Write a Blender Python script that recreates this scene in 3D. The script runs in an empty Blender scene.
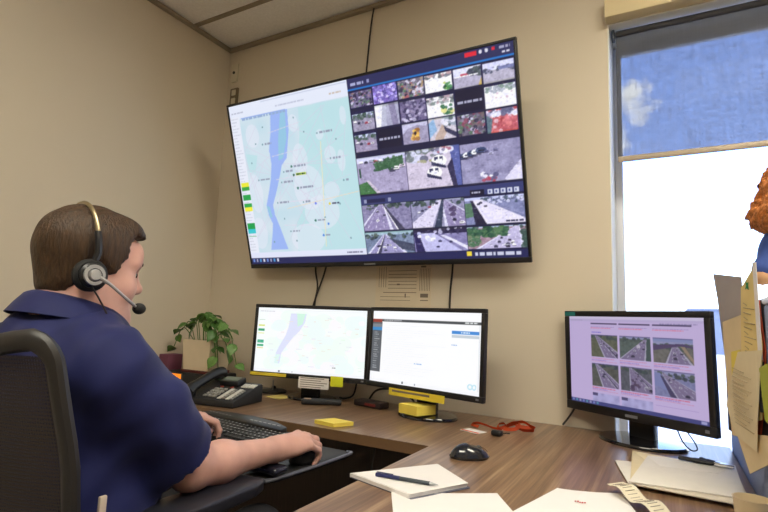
import bpy, bmesh, math, random
import numpy as np
from mathutils import Vector, Matrix
random.seed(7)
SC = bpy.context.scene
COL = SC.collection

# ------------------------------------------------------------------ camera
CAM_H = 1.09
PITCH, ROLL, YAW = .129475, .040887, -.51184
fw = Vector((math.sin(YAW)*math.cos(PITCH), math.cos(YAW)*math.cos(PITCH), math.sin(PITCH)))
rt = fw.cross(Vector((0, 0, 1))).normalized()
up = rt.cross(fw)
rt, up = rt*math.cos(ROLL)+up*math.sin(ROLL), up*math.cos(ROLL)-rt*math.sin(ROLL)
cd = bpy.data.cameras.new('camera'); cd.sensor_width = 36; cd.lens = 503.1/768*36; cd.clip_start = .02; cd.clip_end = 2000
cam = bpy.data.objects.new('camera', cd); COL.objects.link(cam)
cam.matrix_world = Matrix(((rt.x, up.x, -fw.x, 0), (rt.y, up.y, -fw.y, 0), (rt.z, up.z, -fw.z, CAM_H), (0, 0, 0, 1)))
SC.camera = cam

# ------------------------------------------------------------------ colour management
SC.view_settings.view_transform = 'Standard'
SC.view_settings.look = 'None'
SC.view_settings.gamma = 1
SC.view_settings.use_curve_mapping = False
SC.view_settings.exposure = 0.0
SC.cycles.use_denoising = True
SC.cycles.max_bounces = 8
SC.cycles.diffuse_bounces = 5
SC.cycles.transparent_max_bounces = 12
SC.cycles.caustics_reflective = False
SC.cycles.caustics_refractive = False
SC.cycles.sample_clamp_indirect = 6

SKY_K = 1.0           # overall daylight level
LAMP_K = 1.0          # ceiling luminaires
# ------------------------------------------------------------------ world: summer sky with a few cumulus clouds
W = bpy.data.worlds.new('sky'); SC.world = W; W.use_nodes = True
nt = W.node_tree; N = nt.nodes; L = nt.links; N.clear()
def nd(tree, typ, **kw):
    n = tree.nodes.new(typ)
    for k, v in kw.items():
        if k == 'op': n.operation = v
        elif k.startswith('i_'):
            key = k[2:]
            key = int(key) if key.isdigit() else key.replace('_', ' ')
            n.inputs[key].default_value = v
        else: setattr(n, k, v)
    return n
tc = nd(nt, 'ShaderNodeTexCoord'); sep = nd(nt, 'ShaderNodeSeparateXYZ'); L.new(tc.outputs['Generated'], sep.inputs[0])
ramp = nd(nt, 'ShaderNodeValToRGB'); L.new(sep.outputs['Z'], ramp.inputs[0])
cr = ramp.color_ramp; cr.elements[0].position = 0.0; cr.elements[0].color = (.80, .90, 1, 1)
cr.elements[1].position = 1; cr.elements[1].color = (.10, .22, .62, 1)
e = cr.elements.new(.14); e.color = (.52, .68, 1, 1)
e = cr.elements.new(.28); e.color = (.27, .44, 1, 1)
e = cr.elements.new(.5); e.color = (.20, .36, .92, 1)
noise = nd(nt, 'ShaderNodeTexNoise', i_Scale=16.0, i_Detail=5.0, i_Roughness=.6); L.new(tc.outputs['Generated'], noise.inputs['Vector'])
mask = None
for (c, r) in (((-.046, .912, .402), .05), ((-.06, .945, .325), .026), ((.55, .78, .30), .17), ((-.75, .55, .36), .2), ((.2, -.8, .5), .25), ((-.6, -.6, .45), .22), ((.85, .1, .45), .16)):
    c = Vector(c).normalized()
    vs = nd(nt, 'ShaderNodeVectorMath', op='DISTANCE'); L.new(tc.outputs['Generated'], vs.inputs[0]); vs.inputs[1].default_value = c
    m1 = nd(nt, 'ShaderNodeMath', op='MULTIPLY_ADD'); L.new(noise.outputs[0], m1.inputs[0]); m1.inputs[1].default_value = -.26*(r/.1)**.5; m1.inputs[2].default_value = r+.13*(r/.1)**.5
    m2 = nd(nt, 'ShaderNodeMath', op='SUBTRACT'); L.new(m1.outputs[0], m2.inputs[0]); L.new(vs.outputs['Value'], m2.inputs[1])
    m3 = nd(nt, 'ShaderNodeMath', op='DIVIDE', use_clamp=True); L.new(m2.outputs[0], m3.inputs[0]); m3.inputs[1].default_value = .03
    if mask is None: mask = m3
    else:
        mm = nd(nt, 'ShaderNodeMath', op='MAXIMUM'); L.new(mask.outputs[0], mm.inputs[0]); L.new(m3.outputs[0], mm.inputs[1]); mask = mm
mx = nd(nt, 'ShaderNodeMix', data_type='RGBA'); L.new(mask.outputs[0], mx.inputs[0]); L.new(ramp.outputs[0], mx.inputs[6]); mx.inputs[7].default_value = (1, 1.02, 1.08, 1)
bg = nd(nt, 'ShaderNodeBackground'); L.new(mx.outputs[2], bg.inputs[0]); bg.inputs[1].default_value = 5.2*SKY_K
wo = nd(nt, 'ShaderNodeOutputWorld'); L.new(bg.outputs[0], wo.inputs[0])

# the sun stands high behind the building: it lights the ground outside, not the room
sd_ = bpy.data.lights.new('sun', 'SUN'); sd_.energy = 5.0*SKY_K; sd_.angle = .01; sd_.color = (1, .95, .86)
sun = bpy.data.objects.new('sun', sd_); COL.objects.link(sun); sun.rotation_euler = Vector((.30, .45, -.84)).to_track_quat('-Z', 'Y').to_euler()

# ------------------------------------------------------------------ material helpers
MATS = {}
def srgb(r, g, b):
    f = lambda c: (c/255/12.92) if c/255 <= .04045 else ((c/255+.055)/1.055)**2.4
    return (f(r), f(g), f(b), 1)
def mat(name, col, rough=.5, metal=0., spec=.5, noise=0., nscale=20., bump=0., bscale=200., stretch=None, coat=0., sheen=0., sss=0., emit=None, estr=0., bdist=.002, detail=4.):
    """principled material with procedural colour variation and relief"""
    if name in MATS: return MATS[name]
    m = bpy.data.materials.new(name); m.use_nodes = True
    t = m.node_tree; p = t.nodes['Principled BSDF']
    p.inputs['Base Color'].default_value = col; p.inputs['Roughness'].default_value = rough
    p.inputs['Metallic'].default_value = metal; p.inputs['Specular IOR Level'].default_value = spec
    p.inputs['Coat Weight'].default_value = coat; p.inputs['Sheen Weight'].default_value = sheen
    if sss:
        p.inputs['Subsurface Weight'].default_value = sss; p.inputs['Subsurface Radius'].default_value = (.01, .004, .002); p.inputs['Subsurface Scale'].default_value = .6
    if emit: p.inputs['Emission Color'].default_value = emit; p.inputs['Emission Strength'].default_value = estr
    co = nd(t, 'ShaderNodeTexCoord'); src = co.outputs['Object']
    if stretch:
        mp = nd(t, 'ShaderNodeMapping'); mp.inputs['Scale'].default_value = stretch; t.links.new(src, mp.inputs[0]); src = mp.outputs[0]
    nz = nd(t, 'ShaderNodeTexNoise', i_Scale=nscale, i_Detail=detail); t.links.new(src, nz.inputs['Vector'])
    amt = noise if noise else .04
    mr = nd(t, 'ShaderNodeMapRange'); t.links.new(nz.outputs[0], mr.inputs[0]); mr.inputs[1].default_value = .25; mr.inputs[2].default_value = .75
    mr.inputs[3].default_value = 1-amt; mr.inputs[4].default_value = 1+amt
    vm = nd(t, 'ShaderNodeVectorMath', op='SCALE'); vm.inputs[0].default_value = col[:3]; t.links.new(mr.outputs[0], vm.inputs['Scale'])
    t.links.new(vm.outputs[0], p.inputs['Base Color'])
    if bump:
        nb = nd(t, 'ShaderNodeTexNoise', i_Scale=bscale, i_Detail=3.); t.links.new(src, nb.inputs['Vector'])
        bm_ = nd(t, 'ShaderNodeBump', i_Strength=bump, i_Distance=bdist); t.links.new(nb.outputs[0], bm_.inputs['Height']); t.links.new(bm_.outputs[0], p.inputs['Normal'])
    MATS[name] = m
    return m

# ------------------------------------------------------------------ mesh helpers
class MB:
    def __init__(s): s.bm = bmesh.new()
    def _xf(s, vs, M):
        if M is not None:
            for v in vs: v.co = M @ v.co
    def box(s, c, size, bevel=0., seg=2, M=None):
        r = bmesh.ops.create_cube(s.bm, size=1); vs = r['verts']
        for v in vs: v.co = Vector((v.co.x*size[0]+c[0], v.co.y*size[1]+c[1], v.co.z*size[2]+c[2]))
        if bevel:
            es = list({e for v in vs for e in v.link_edges})
            g = bmesh.ops.bevel(s.bm, geom=es, offset=bevel, segments=seg, profile=.5, affect='EDGES')
            vs = list({v for f in g['faces'] for v in f.verts} | {v for v in vs if v.is_valid})
        s._xf(vs, M); return s
    def b2(s, a, b, bevel=0., seg=2, M=None):
        return s.box([(a[i]+b[i])/2 for i in range(3)], [abs(b[i]-a[i]) for i in range(3)], bevel, seg, M)
    def tube(s, pts, r, n=8, caps=True, flat=None):
        pts = [Vector(p) for p in pts]; rs = r if isinstance(r, (list, tuple)) else [r]*len(pts)
        rings = []; prev = None
        for i, p in enumerate(pts):
            d = (pts[min(i+1, len(pts)-1)]-pts[max(i-1, 0)]).normalized()
            if prev is None:
                a = d.orthogonal().normalized()
                if abs(d.z) < .9: a = d.cross(Vector((0, 0, 1))).normalized()
            else: a = (prev-d*prev.dot(d)).normalized()
            prev = a; b = d.cross(a)
            fy = flat or 1
            rings.append([s.bm.verts.new(p+a*math.cos(2*math.pi*k/n)*rs[i]+b*math.sin(2*math.pi*k/n)*rs[i]*fy) for k in range(n)])
        for i in range(len(rings)-1):
            for k in range(n):
                s.bm.faces.new((rings[i][k], rings[i][(k+1) % n], rings[i+1][(k+1) % n], rings[i+1][k]))
        if caps: s.bm.faces.new(rings[0][::-1]); s.bm.faces.new(rings[-1])
        return s
    def cyl(s, c, r, h, n=24, r2=None, axis='z', M=None):
        r2 = r if r2 is None else r2
        d = {'z': Vector((0, 0, 1)), 'y': Vector((0, 1, 0)), 'x': Vector((1, 0, 0))}[axis]; c = Vector(c)
        k0 = len(s.bm.verts); s.tube([c, c+d*h], [r, r2], n)
        s.bm.verts.ensure_lookup_table(); s._xf([s.bm.verts[i] for i in range(k0, len(s.bm.verts))], M); return s
    def lathe(s, prof, n=24, c=(0, 0, 0), M=None):
        rings = []; k0 = len(s.bm.verts)
        for r, z in prof:
            if r < 1e-6: rings.append([s.bm.verts.new((c[0], c[1], c[2]+z))])
            else: rings.append([s.bm.verts.new((c[0]+r*math.cos(2*math.pi*k/n), c[1]+r*math.sin(2*math.pi*k/n), c[2]+z)) for k in range(n)])
        for a, b in zip(rings, rings[1:]):
            for k in range(n):
                q = [a[k % len(a)], a[(k+1) % len(a)], b[(k+1) % len(b)], b[k % len(b)]]
                q = list(dict.fromkeys(q))
                if len(q) > 2: s.bm.faces.new(q)
        s.bm.verts.ensure_lookup_table(); s._xf([s.bm.verts[i] for i in range(k0, len(s.bm.verts))], M); return s
    def prism(s, poly, z0, z1, bevel=0., seg=2, M=None):
        k0 = len(s.bm.verts)
        lo = [s.bm.verts.new((p[0], p[1], z0)) for p in poly]; hi = [s.bm.verts.new((p[0], p[1], z1)) for p in poly]
        fs = [s.bm.faces.new(lo[::-1]), s.bm.faces.new(hi)]
        n = len(poly)
        for i in range(n): fs.append(s.bm.faces.new((lo[i], lo[(i+1) % n], hi[(i+1) % n], hi[i])))
        vs = lo+hi
        if bevel:
            g = bmesh.ops.bevel(s.bm, geom=list({e for f in fs for e in f.edges}), offset=bevel, segments=seg, profile=.5, affect='EDGES')
            vs = list({v for f in g['faces'] for v in f.verts} | {v for v in vs if v.is_valid})
        s._xf(vs, M); return s
    def sphere(s, c, r, n=16, M=None):
        rr = r if isinstance(r, (tuple, list)) else (r, r, r)
        g = bmesh.ops.create_uvsphere(s.bm, u_segments=n, v_segments=max(6, n//2), radius=1)
        for v in g['verts']: v.co = Vector((v.co.x*rr[0]+c[0], v.co.y*rr[1]+c[1], v.co.z*rr[2]+c[2]))
        s._xf(g['verts'], M); return s
    def grid(s, fn, nu, nv, thick=0.):
        """surface patch fn(u,v)->point, given a little thickness along its normal"""
        P = [[Vector(fn(i/nu, j/nv)) for j in range(nv+1)] for i in range(nu+1)]
        A = [[s.bm.verts.new(p) for p in row] for row in P]
        F = [s.bm.faces.new((A[i][j], A[i+1][j], A[i+1][j+1], A[i][j+1])) for i in range(nu) for j in range(nv)]
        if thick:
            B = []
            for i in range(nu+1):
                row = []
                for j in range(nv+1):
                    du = P[min(i+1, nu)][j]-P[max(i-1, 0)][j]; dv = P[i][min(j+1, nv)]-P[i][max(j-1, 0)]
                    row.append(s.bm.verts.new(P[i][j]-du.cross(dv).normalized()*thick))
                B.append(row)
            for i in range(nu):
                for j in range(nv): s.bm.faces.new((B[i][j+1], B[i+1][j+1], B[i+1][j], B[i][j]))
            for i in range(nu):
                s.bm.faces.new((A[i+1][0], A[i][0], B[i][0], B[i+1][0])); s.bm.faces.new((A[i][nv], A[i+1][nv], B[i+1][nv], B[i][nv]))
            for j in range(nv):
                s.bm.faces.new((A[0][j], A[0][j+1], B[0][j+1], B[0][j])); s.bm.faces.new((A[nu][j+1], A[nu][j], B[nu][j], B[nu][j+1]))
        return s
    def build(s, name, m, parent=None, smooth=True, loc=None, rot=None):
        bmesh.ops.recalc_face_normals(s.bm, faces=s.bm.faces[:])
        me = bpy.data.meshes.new(name); s.bm.to_mesh(me); s.bm.free()
        return link(name, me, m, parent, smooth, loc, rot)
def link(name, me, m, parent=None, smooth=True, loc=None, rot=None):
    if m is not None and not me.materials: me.materials.append(m)
    if smooth and len(me.polygons):
        me.polygons.foreach_set('use_smooth', [True]*len(me.polygons))
        if len(me.polygons) < 60000: me.set_sharp_from_angle(angle=math.radians(38))
    o = bpy.data.objects.new(name, me); COL.objects.link(o)
    if parent is not None: o.parent = parent
    if loc is not None: o.location = loc
    if rot is not None: o.rotation_euler = rot
    return o
def thing(name, label, cat, loc=(0, 0, 0), rot=(0, 0, 0), group=None):
    o = bpy.data.objects.new(name, None); COL.objects.link(o); o.empty_display_size = .05
    o.location = loc; o.rotation_euler = rot
    return tag(o, label, cat, group)
def tag(o, label, cat, group=None):
    o['label'] = label; o['category'] = cat
    if group: o['group'] = group
    return o
def struct(o, label=None):
    o['kind'] = 'structure'
    if label: o['label'] = label
    return o
def npmesh(name, V, F):
    me = bpy.data.meshes.new(name); V = np.asarray(V, np.float32); F = np.asarray(F, np.int32); k = F.shape[1]
    me.vertices.add(len(V)); me.vertices.foreach_set('co', V.ravel())
    me.loops.add(F.size); me.loops.foreach_set('vertex_index', F.ravel())
    me.polygons.add(len(F)); me.polygons.foreach_set('loop_start', np.arange(0, F.size, k, dtype=np.int32))
    me.polygons.foreach_set('loop_total', np.full(len(F), k, np.int32))
    me.update(calc_edges=True); me.validate()
    return me
def smoothpath(pts, n=8):
    """Catmull-Rom through pts"""
    P = [Vector(p) for p in pts]; P = [P[0]*2-P[1]]+P+[P[-1]*2-P[-2]]; out = []
    for i in range(1, len(P)-2):
        for k in range(n):
            t = k/n; a, b, c, d = P[i-1], P[i], P[i+1], P[i+2]
            out.append(.5*((2*b)+(c-a)*t+(2*a-5*b+4*c-d)*t*t+(3*b-a-3*c+d)*t**3))
    out.append(P[-2]); return out
# ------------------------------------------------------------------ the room
XL, XR, YB, YF, ZC = -2.288, 1.75, 2.05, -2.35, 2.70
m_wall = mat('wall_paint', srgb(214, 202, 182), .85, spec=.2, noise=.03, nscale=1.5, bump=.15, bscale=350, bdist=.0006)
m_wallL = m_wall
m_ceil = mat('ceiling_tile_fibre', srgb(240, 238, 236), .95, spec=.1, noise=.06, nscale=90, bump=.5, bscale=260, bdist=.0015)
m_grid = mat('ceiling_grid_paint', srgb(150, 138, 120), .6, noise=.05)
m_carpet = mat('carpet', srgb(150, 144, 142), .95, spec=.1, noise=.3, nscale=180, bump=.6, bscale=500)  # grey lightened so the floor bounces more light up to the ceiling
m_trim = mat('window_header_paint', srgb(226, 208, 165), .7, noise=.03, nscale=3)
m_alu = mat('window_aluminium', srgb(222, 226, 236), .45, metal=.0, noise=.04, nscale=6)
struct(MB().b2((XL-.1, YF-.1, -.1), (XR+.1, YB+.32, 0)).build('floor', m_carpet), 'grey carpet')
WX0, WX1, WZ0, WZ1 = -.172, 1.55, .32, 2.302
b = MB()
b.b2((XL-.1, YB, 0), (WX0, YB+.30, ZC+.15)); b.b2((WX1, YB, 0), (XR+.1, YB+.30, ZC+.15))
b.b2((WX0, YB, 0), (WX1, YB+.30, WZ0)); b.b2((WX0, YB, WZ1), (WX1, YB+.30, ZC+.15))
struct(b.build('wall_back', m_wall, smooth=False), 'beige painted wall behind the screens')
struct(MB().b2((XL-.1, YF, 0), (XL, YB, ZC+.15)).build('wall_left', m_wallL, smooth=False), 'plain beige wall on the left')
struct(MB().b2((XR, YF, 0), (XR+.1, YB, ZC+.15)).build('wall_right', m_wall, smooth=False), 'beige wall')
struct(MB().b2((XL-.1, YF-.1, 0), (XR+.1, YF, ZC+.15)).build('wall_front', m_wall, smooth=False), 'beige wall')

# suspended ceiling: slab, T-bars, single tiles
ceil = struct(MB().b2((XL, YF, ZC+.06), (XR, YB, ZC+.14)).build('ceiling', m_ceil, smooth=False), 'suspended ceiling of pale fibre tiles')
ys = [YB-.284-.61*k for k in range(8)]; ys = [YB]+[y for y in ys if y > YF+.1]+[YF]
xs = [XL]+[XL+1.12+1.22*k for k in range(3)]; xs = [x for x in xs if x < XR-.1]+[XR]
tbar = MB()
for y in ys[1:-1]: tbar.b2((XL, y-.012, ZC-.003), (XR, y+.012, ZC+.004)); tbar.b2((XL, y-.002, ZC), (XR, y+.002, ZC+.04))
for x in xs[1:-1]:
    for y0, y1 in zip(ys[1:], ys[:-1]): tbar.b2((x-.012, y0+.013, ZC-.003), (x+.012, y1-.013, ZC+.004))
tbar.build('ceiling_grid', m_grid, ceil, smooth=False)
LAMPS = [(2, 2), (1, 4)]
for i in range(len(xs)-1):
    for j in range(len(ys)-1):
        if (i, j) in LAMPS: continue
        MB().b2((xs[i]+.004, ys[j+1]+.004, ZC+.005), (xs[i+1]-.004, ys[j]-.004, ZC+.02)).build('ceiling_tile', m_ceil, ceil, smooth=False)
b = MB(); b.b2((XL+.001, YB-.024, ZC-.02), (XR-.001, YB-.001, ZC-.0015)); struct(b.build('trim_1', m_grid, smooth=False), 'grey-brown ceiling edge moulding along the screen wall')
b = MB(); b.b2((XL+.001, YF+.001, ZC-.02), (XL+.024, YB-.025, ZC-.0015)); struct(b.build('trim_2', m_grid, smooth=False), 'grey-brown ceiling edge moulding along the left wall')
# recessed fluorescent troffers (they light the room)
m_diff = mat('lamp_diffuser', (1, 1, 1, 1), .5, emit=(1, .94, .77, 1), estr=20*LAMP_K)
m_white = mat('white_enamel', srgb(225, 222, 215), .45)
for (i, j) in LAMPS:
    cx, cy = (xs[i]+xs[i+1])/2, (ys[j]+ys[j+1])/2; hx, hy = (xs[i+1]-xs[i])/2-.006, (ys[j]-ys[j+1])/2-.006
    where = {(2, 2): 'ceiling luminaire above the desk near the window', (1, 4): 'ceiling luminaire behind the man'}[(i, j)]
    t = thing('ceiling_light', 'white recessed fluorescent ' + where, 'ceiling light', (cx, cy, ZC-.002), group='ceiling luminaires')
    f = MB(); w = .03
    f.b2((-hx, -hy, 0), (hx, -hy+w, .012)); f.b2((-hx, hy-w, 0), (hx, hy, .012)); f.b2((-hx, -hy+w, 0), (-hx+w, hy-w, .012)); f.b2((hx-w, -hy+w, 0), (hx, hy-w, .012))
    f.build('frame', m_white, t, smooth=False)
    MB().b2((-hx+w, -hy+w, .004), (hx-w, hy-w, .008)).build('diffuser', m_diff, t, smooth=False)
    MB().b2((-hx, -hy, .02), (hx, hy, .05)).build('housing', m_white, t, smooth=False)

# window with frame, glass, sill and header
win = bpy.data.objects.new('window_1', None); COL.objects.link(win); struct(win, 'tall aluminium window flooded with daylight'); win.location = (WX0, YB, WZ0)
def wbox(name, a, b_, m, bev=0.): return MB().b2([a[0]-WX0, a[1]-YB, a[2]-WZ0], [b_[0]-WX0, b_[1]-YB, b_[2]-WZ0], bev).build(name, m, win)
fy0, fy1, fwid = YB+.20, YB+.245, .032
wbox('frame_jamb', (WX0, fy0, WZ0), (WX0+fwid, fy1, WZ1), m_alu, .003)
wbox('frame_jamb', (WX1-fwid, fy0, WZ0), (WX1, fy1, WZ1), m_alu, .003)
wbox('frame_head', (WX0+fwid, fy0, 2.272), (WX1-fwid, fy1, WZ1), m_alu, .003)
wbox('frame_bottom', (WX0+fwid, fy0, WZ0), (WX1-fwid, fy1, WZ0+fwid), m_alu, .003)
wbox('mullion', (.72, fy0, WZ0+fwid), (.76, fy1, 2.272), m_alu, .003)
m_reveal = mat('window_reveal_paint', srgb(236, 236, 232), .6, noise=.02)
wbox('reveal', (WX0+.0005, YB+.001, WZ0+.02), (WX0+.004, fy0-.001, WZ1-.001), m_reveal)
wbox('soffit', (WX0+.005, YB+.001, WZ1-.004), (WX1-.005, fy0-.001, WZ1-.0005), m_reveal)
wbox('sill', (WX0+.001, YB-.012, WZ0-.001), (WX1-.001, fy0-.001, WZ0+.018), m_reveal, .004)
mg = bpy.data.materials.new('window_glass'); mg.use_nodes = True; t = mg.node_tree; t.nodes.clear()
o_ = nd(t, 'ShaderNodeOutputMaterial'); tr = nd(t, 'ShaderNodeBsdfTransparent'); tr.inputs[0].default_value = (.95, .97, .97, 1); gl = nd(t, 'ShaderNodeBsdfGlossy'); gl.inputs['Roughness'].default_value = .02
ms = nd(t, 'ShaderNodeMixShader'); fr = nd(t, 'ShaderNodeFresnel', i_IOR=1.45)
nz = nd(t, 'ShaderNodeTexNoise', i_Scale=3.); bp_ = nd(t, 'ShaderNodeBump', i_Strength=.01); t.links.new(nz.outputs[0], bp_.inputs['Height']); t.links.new(bp_.outputs[0], gl.inputs['Normal'])
t.links.new(fr.outputs[0], ms.inputs[0]); t.links.new(tr.outputs[0], ms.inputs[1]); t.links.new(gl.outputs[0], ms.inputs[2]); t.links.new(ms.outputs[0], o_.inputs[0])
wbox('pane', (WX0+fwid, YB+.215, WZ0+fwid), (.72, YB+.22, 2.272), mg); wbox('pane', (.76, YB+.215, WZ0+fwid), (WX1-fwid, YB+.22, 2.272), mg)
b = MB(); b.b2((WX0-.004, YB-.055, 2.303), (WX1+.004, YB-.0005, 2.392), .003)
struct(b.build('trim_3', m_trim), 'cream boxed header above the window')

# roller shade: screen fabric that lets about a seventh of the daylight through
mf = bpy.data.materials.new('shade_fabric'); mf.use_nodes = True; t = mf.node_tree; t.nodes.clear()
o_ = nd(t, 'ShaderNodeOutputMaterial'); co = nd(t, 'ShaderNodeTexCoord'); mp = nd(t, 'ShaderNodeMapping'); mp.inputs['Scale'].default_value = (170, 170, 9); t.links.new(co.outputs['Object'], mp.inputs[0])
n1 = nd(t, 'ShaderNodeTexNoise', i_Scale=1., i_Detail=3.); t.links.new(mp.outputs[0], n1.inputs['Vector'])
mp2 = nd(t, 'ShaderNodeMapping'); mp2.inputs['Scale'].default_value = (14, 14, 170); t.links.new(co.outputs['Object'], mp2.inputs[0])
n2 = nd(t, 'ShaderNodeTexNoise', i_Scale=1., i_Detail=3.); t.links.new(mp2.outputs[0], n2.inputs['Vector'])
ad = nd(t, 'ShaderNodeMath', op='ADD'); t.links.new(n1.outputs[0], ad.inputs[0]); t.links.new(n2.outputs[0], ad.inputs[1])
mr = nd(t, 'ShaderNodeMapRange'); t.links.new(ad.outputs[0], mr.inputs[0]); mr.inputs[1].default_value = .7; mr.inputs[2].default_value = 1.3; mr.inputs[3].default_value = .085; mr.inputs[4].default_value = .185
df = nd(t, 'ShaderNodeBsdfDiffuse'); df.inputs[0].default_value = srgb(88, 90, 98); tr = nd(t, 'ShaderNodeBsdfTransparent'); ms = nd(t, 'ShaderNodeMixShader')
t.links.new(mr.outputs[0], ms.inputs[0]); t.links.new(df.outputs[0], ms.inputs[1]); t.links.new(tr.outputs[0], ms.inputs[2]); t.links.new(ms.outputs[0], o_.inputs[0])
sh = thing('roller_shade', 'blue-grey roller shade half lowered over the window', 'roller shade', (WX0+.026, YB+.05, 1.752))
m_rail = mat('shade_rail_metal', srgb(176, 160, 140), .5, metal=.2)
g = MB(); g.grid(lambda u, v: (u*1.66, 0, .012+v*.53), 2, 2); g.build('fabric', mf, sh, smooth=False)
MB().box((.83, 0, .004), (1.66, .012, .022), .004).build('bottom_rail', m_rail, sh)
MB().cyl((0.0, .0, .527), .012, 1.66, axis='x').build('roller', mat('roller_tube', srgb(70, 70, 76), .6), sh)
MB().box((-.008, 0, .522), (.012, .04, .04), .004).build('bracket', mat('dark_bracket', srgb(60, 66, 80), .5), sh)

# outdoors: pale ground far below and a hazy blue-grey block beyond the glass
m_gr = mat('pale_concrete', srgb(214, 212, 204), .9, noise=.1, nscale=.2)
g = MB().b2((-500, 4, -9.2), (700, 900, -9)).build('ground_outside', m_gr, smooth=False); struct(g, 'bright open ground outside the window')
m_far = mat('far_cladding', srgb(112, 118, 136), .8, noise=.08, nscale=.3); m_fwin = mat('far_window', srgb(96, 106, 130), .5)
far = thing('office_building', 'hazy blue-grey office block outside the window', 'building', (30, 320, -9))
MB().b2((-19, 0, 0), (80, 40, 23.0)).build('facade', m_far, far, smooth=False)
MB().b2((-19.5, -.5, 23.0), (80.5, 40.5, 24.0)).build('parapet', m_far, far, smooth=False)
for fl in range(4):
    for k in range(8): MB().b2((-16+k*12, -.2, 2+fl*5.2), (-8+k*12, .3, 5+fl*5.2)).build('window', m_fwin, far, smooth=False)

# ------------------------------------------------------------------ the L-shaped desk
HD = .73
mw = bpy.data.materials.new('desk_laminate'); mw.use_nodes = True; t = mw.node_tree; p = t.nodes['Principled BSDF']
co = nd(t, 'ShaderNodeTexCoord'); mp = nd(t, 'ShaderNodeMapping'); mp.inputs['Scale'].default_value = (55, 1.6, 55); t.links.new(co.outputs['Object'], mp.inputs[0])
n1 = nd(t, 'ShaderNodeTexNoise', i_Scale=1., i_Detail=6., i_Roughness=.65); t.links.new(mp.outputs[0], n1.inputs['Vector'])
mp2 = nd(t, 'ShaderNodeMapping'); mp2.inputs['Scale'].default_value = (170, 3, 170); t.links.new(co.outputs['Object'], mp2.inputs[0])
n2 = nd(t, 'ShaderNodeTexNoise', i_Scale=1., i_Detail=3.); t.links.new(mp2.outputs[0], n2.inputs['Vector'])
ad = nd(t, 'ShaderNodeMath', op='MULTIPLY_ADD'); t.links.new(n2.outputs[0], ad.inputs[0]); ad.inputs[1].default_value = .45; t.links.new(n1.outputs[0], ad.inputs[2])
rp = nd(t, 'ShaderNodeValToRGB'); t.links.new(ad.outputs[0], rp.inputs[0]); c_ = rp.color_ramp
c_.elements[0].position = .5; c_.elements[0].color = srgb(94, 70, 51); c_.elements[1].position = .95; c_.elements[1].color = srgb(164, 136, 106)
e = c_.elements.new(.72); e.color = srgb(130, 100, 75)
t.links.new(rp.outputs[0], p.inputs['Base Color']); p.inputs['Roughness'].default_value = .3; p.inputs['Specular IOR Level'].default_value = .5
bp_ = nd(t, 'ShaderNodeBump', i_Strength=.12, i_Distance=.0006); t.links.new(ad.outputs[0], bp_.inputs['Height']); t.links.new(bp_.outputs[0], p.inputs['Normal'])
MATS['desk'] = mw
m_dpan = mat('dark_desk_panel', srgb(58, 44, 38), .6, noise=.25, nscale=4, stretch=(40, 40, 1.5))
desk = thing('desk', 'L-shaped brown wood-grain desk running below the screens and towards the window', 'desk', (-.62, 1.43, 0))
DX, DY = -.62, 1.43
poly = [(XL+.012, 1.43), (-.62, 1.43), (-.62, .45), (.172, .45), (.172, YB-.006), (XL+.012, YB-.006)]
MB().prism([(x-DX, y-DY) for x, y in poly], HD-.032, HD, .0025).build('worktop', mw, desk)
eb = MB(); m_band = mat('desk_edge_band', srgb(116, 88, 62), .4, noise=.1, nscale=8)
eb.b2((XL+.012-DX, -.0012, HD-.0315), (-.0012, -.0002, HD-.002)); eb.b2((-.0012, .45-DY, HD-.0315), (-.0002, 0, HD-.002)); eb.build('edge_band', m_band, desk, smooth=False)
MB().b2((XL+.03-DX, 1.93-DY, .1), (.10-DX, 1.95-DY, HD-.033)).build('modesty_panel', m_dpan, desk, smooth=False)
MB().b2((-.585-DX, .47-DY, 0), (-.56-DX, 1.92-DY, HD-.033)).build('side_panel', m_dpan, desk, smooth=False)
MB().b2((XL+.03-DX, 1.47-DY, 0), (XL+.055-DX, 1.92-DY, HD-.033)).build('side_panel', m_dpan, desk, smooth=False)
MB().b2((.12-DX, .47-DY, 0), (.145-DX, 1.92-DY, HD-.033)).build('side_panel', m_dpan, desk, smooth=False)
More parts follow.
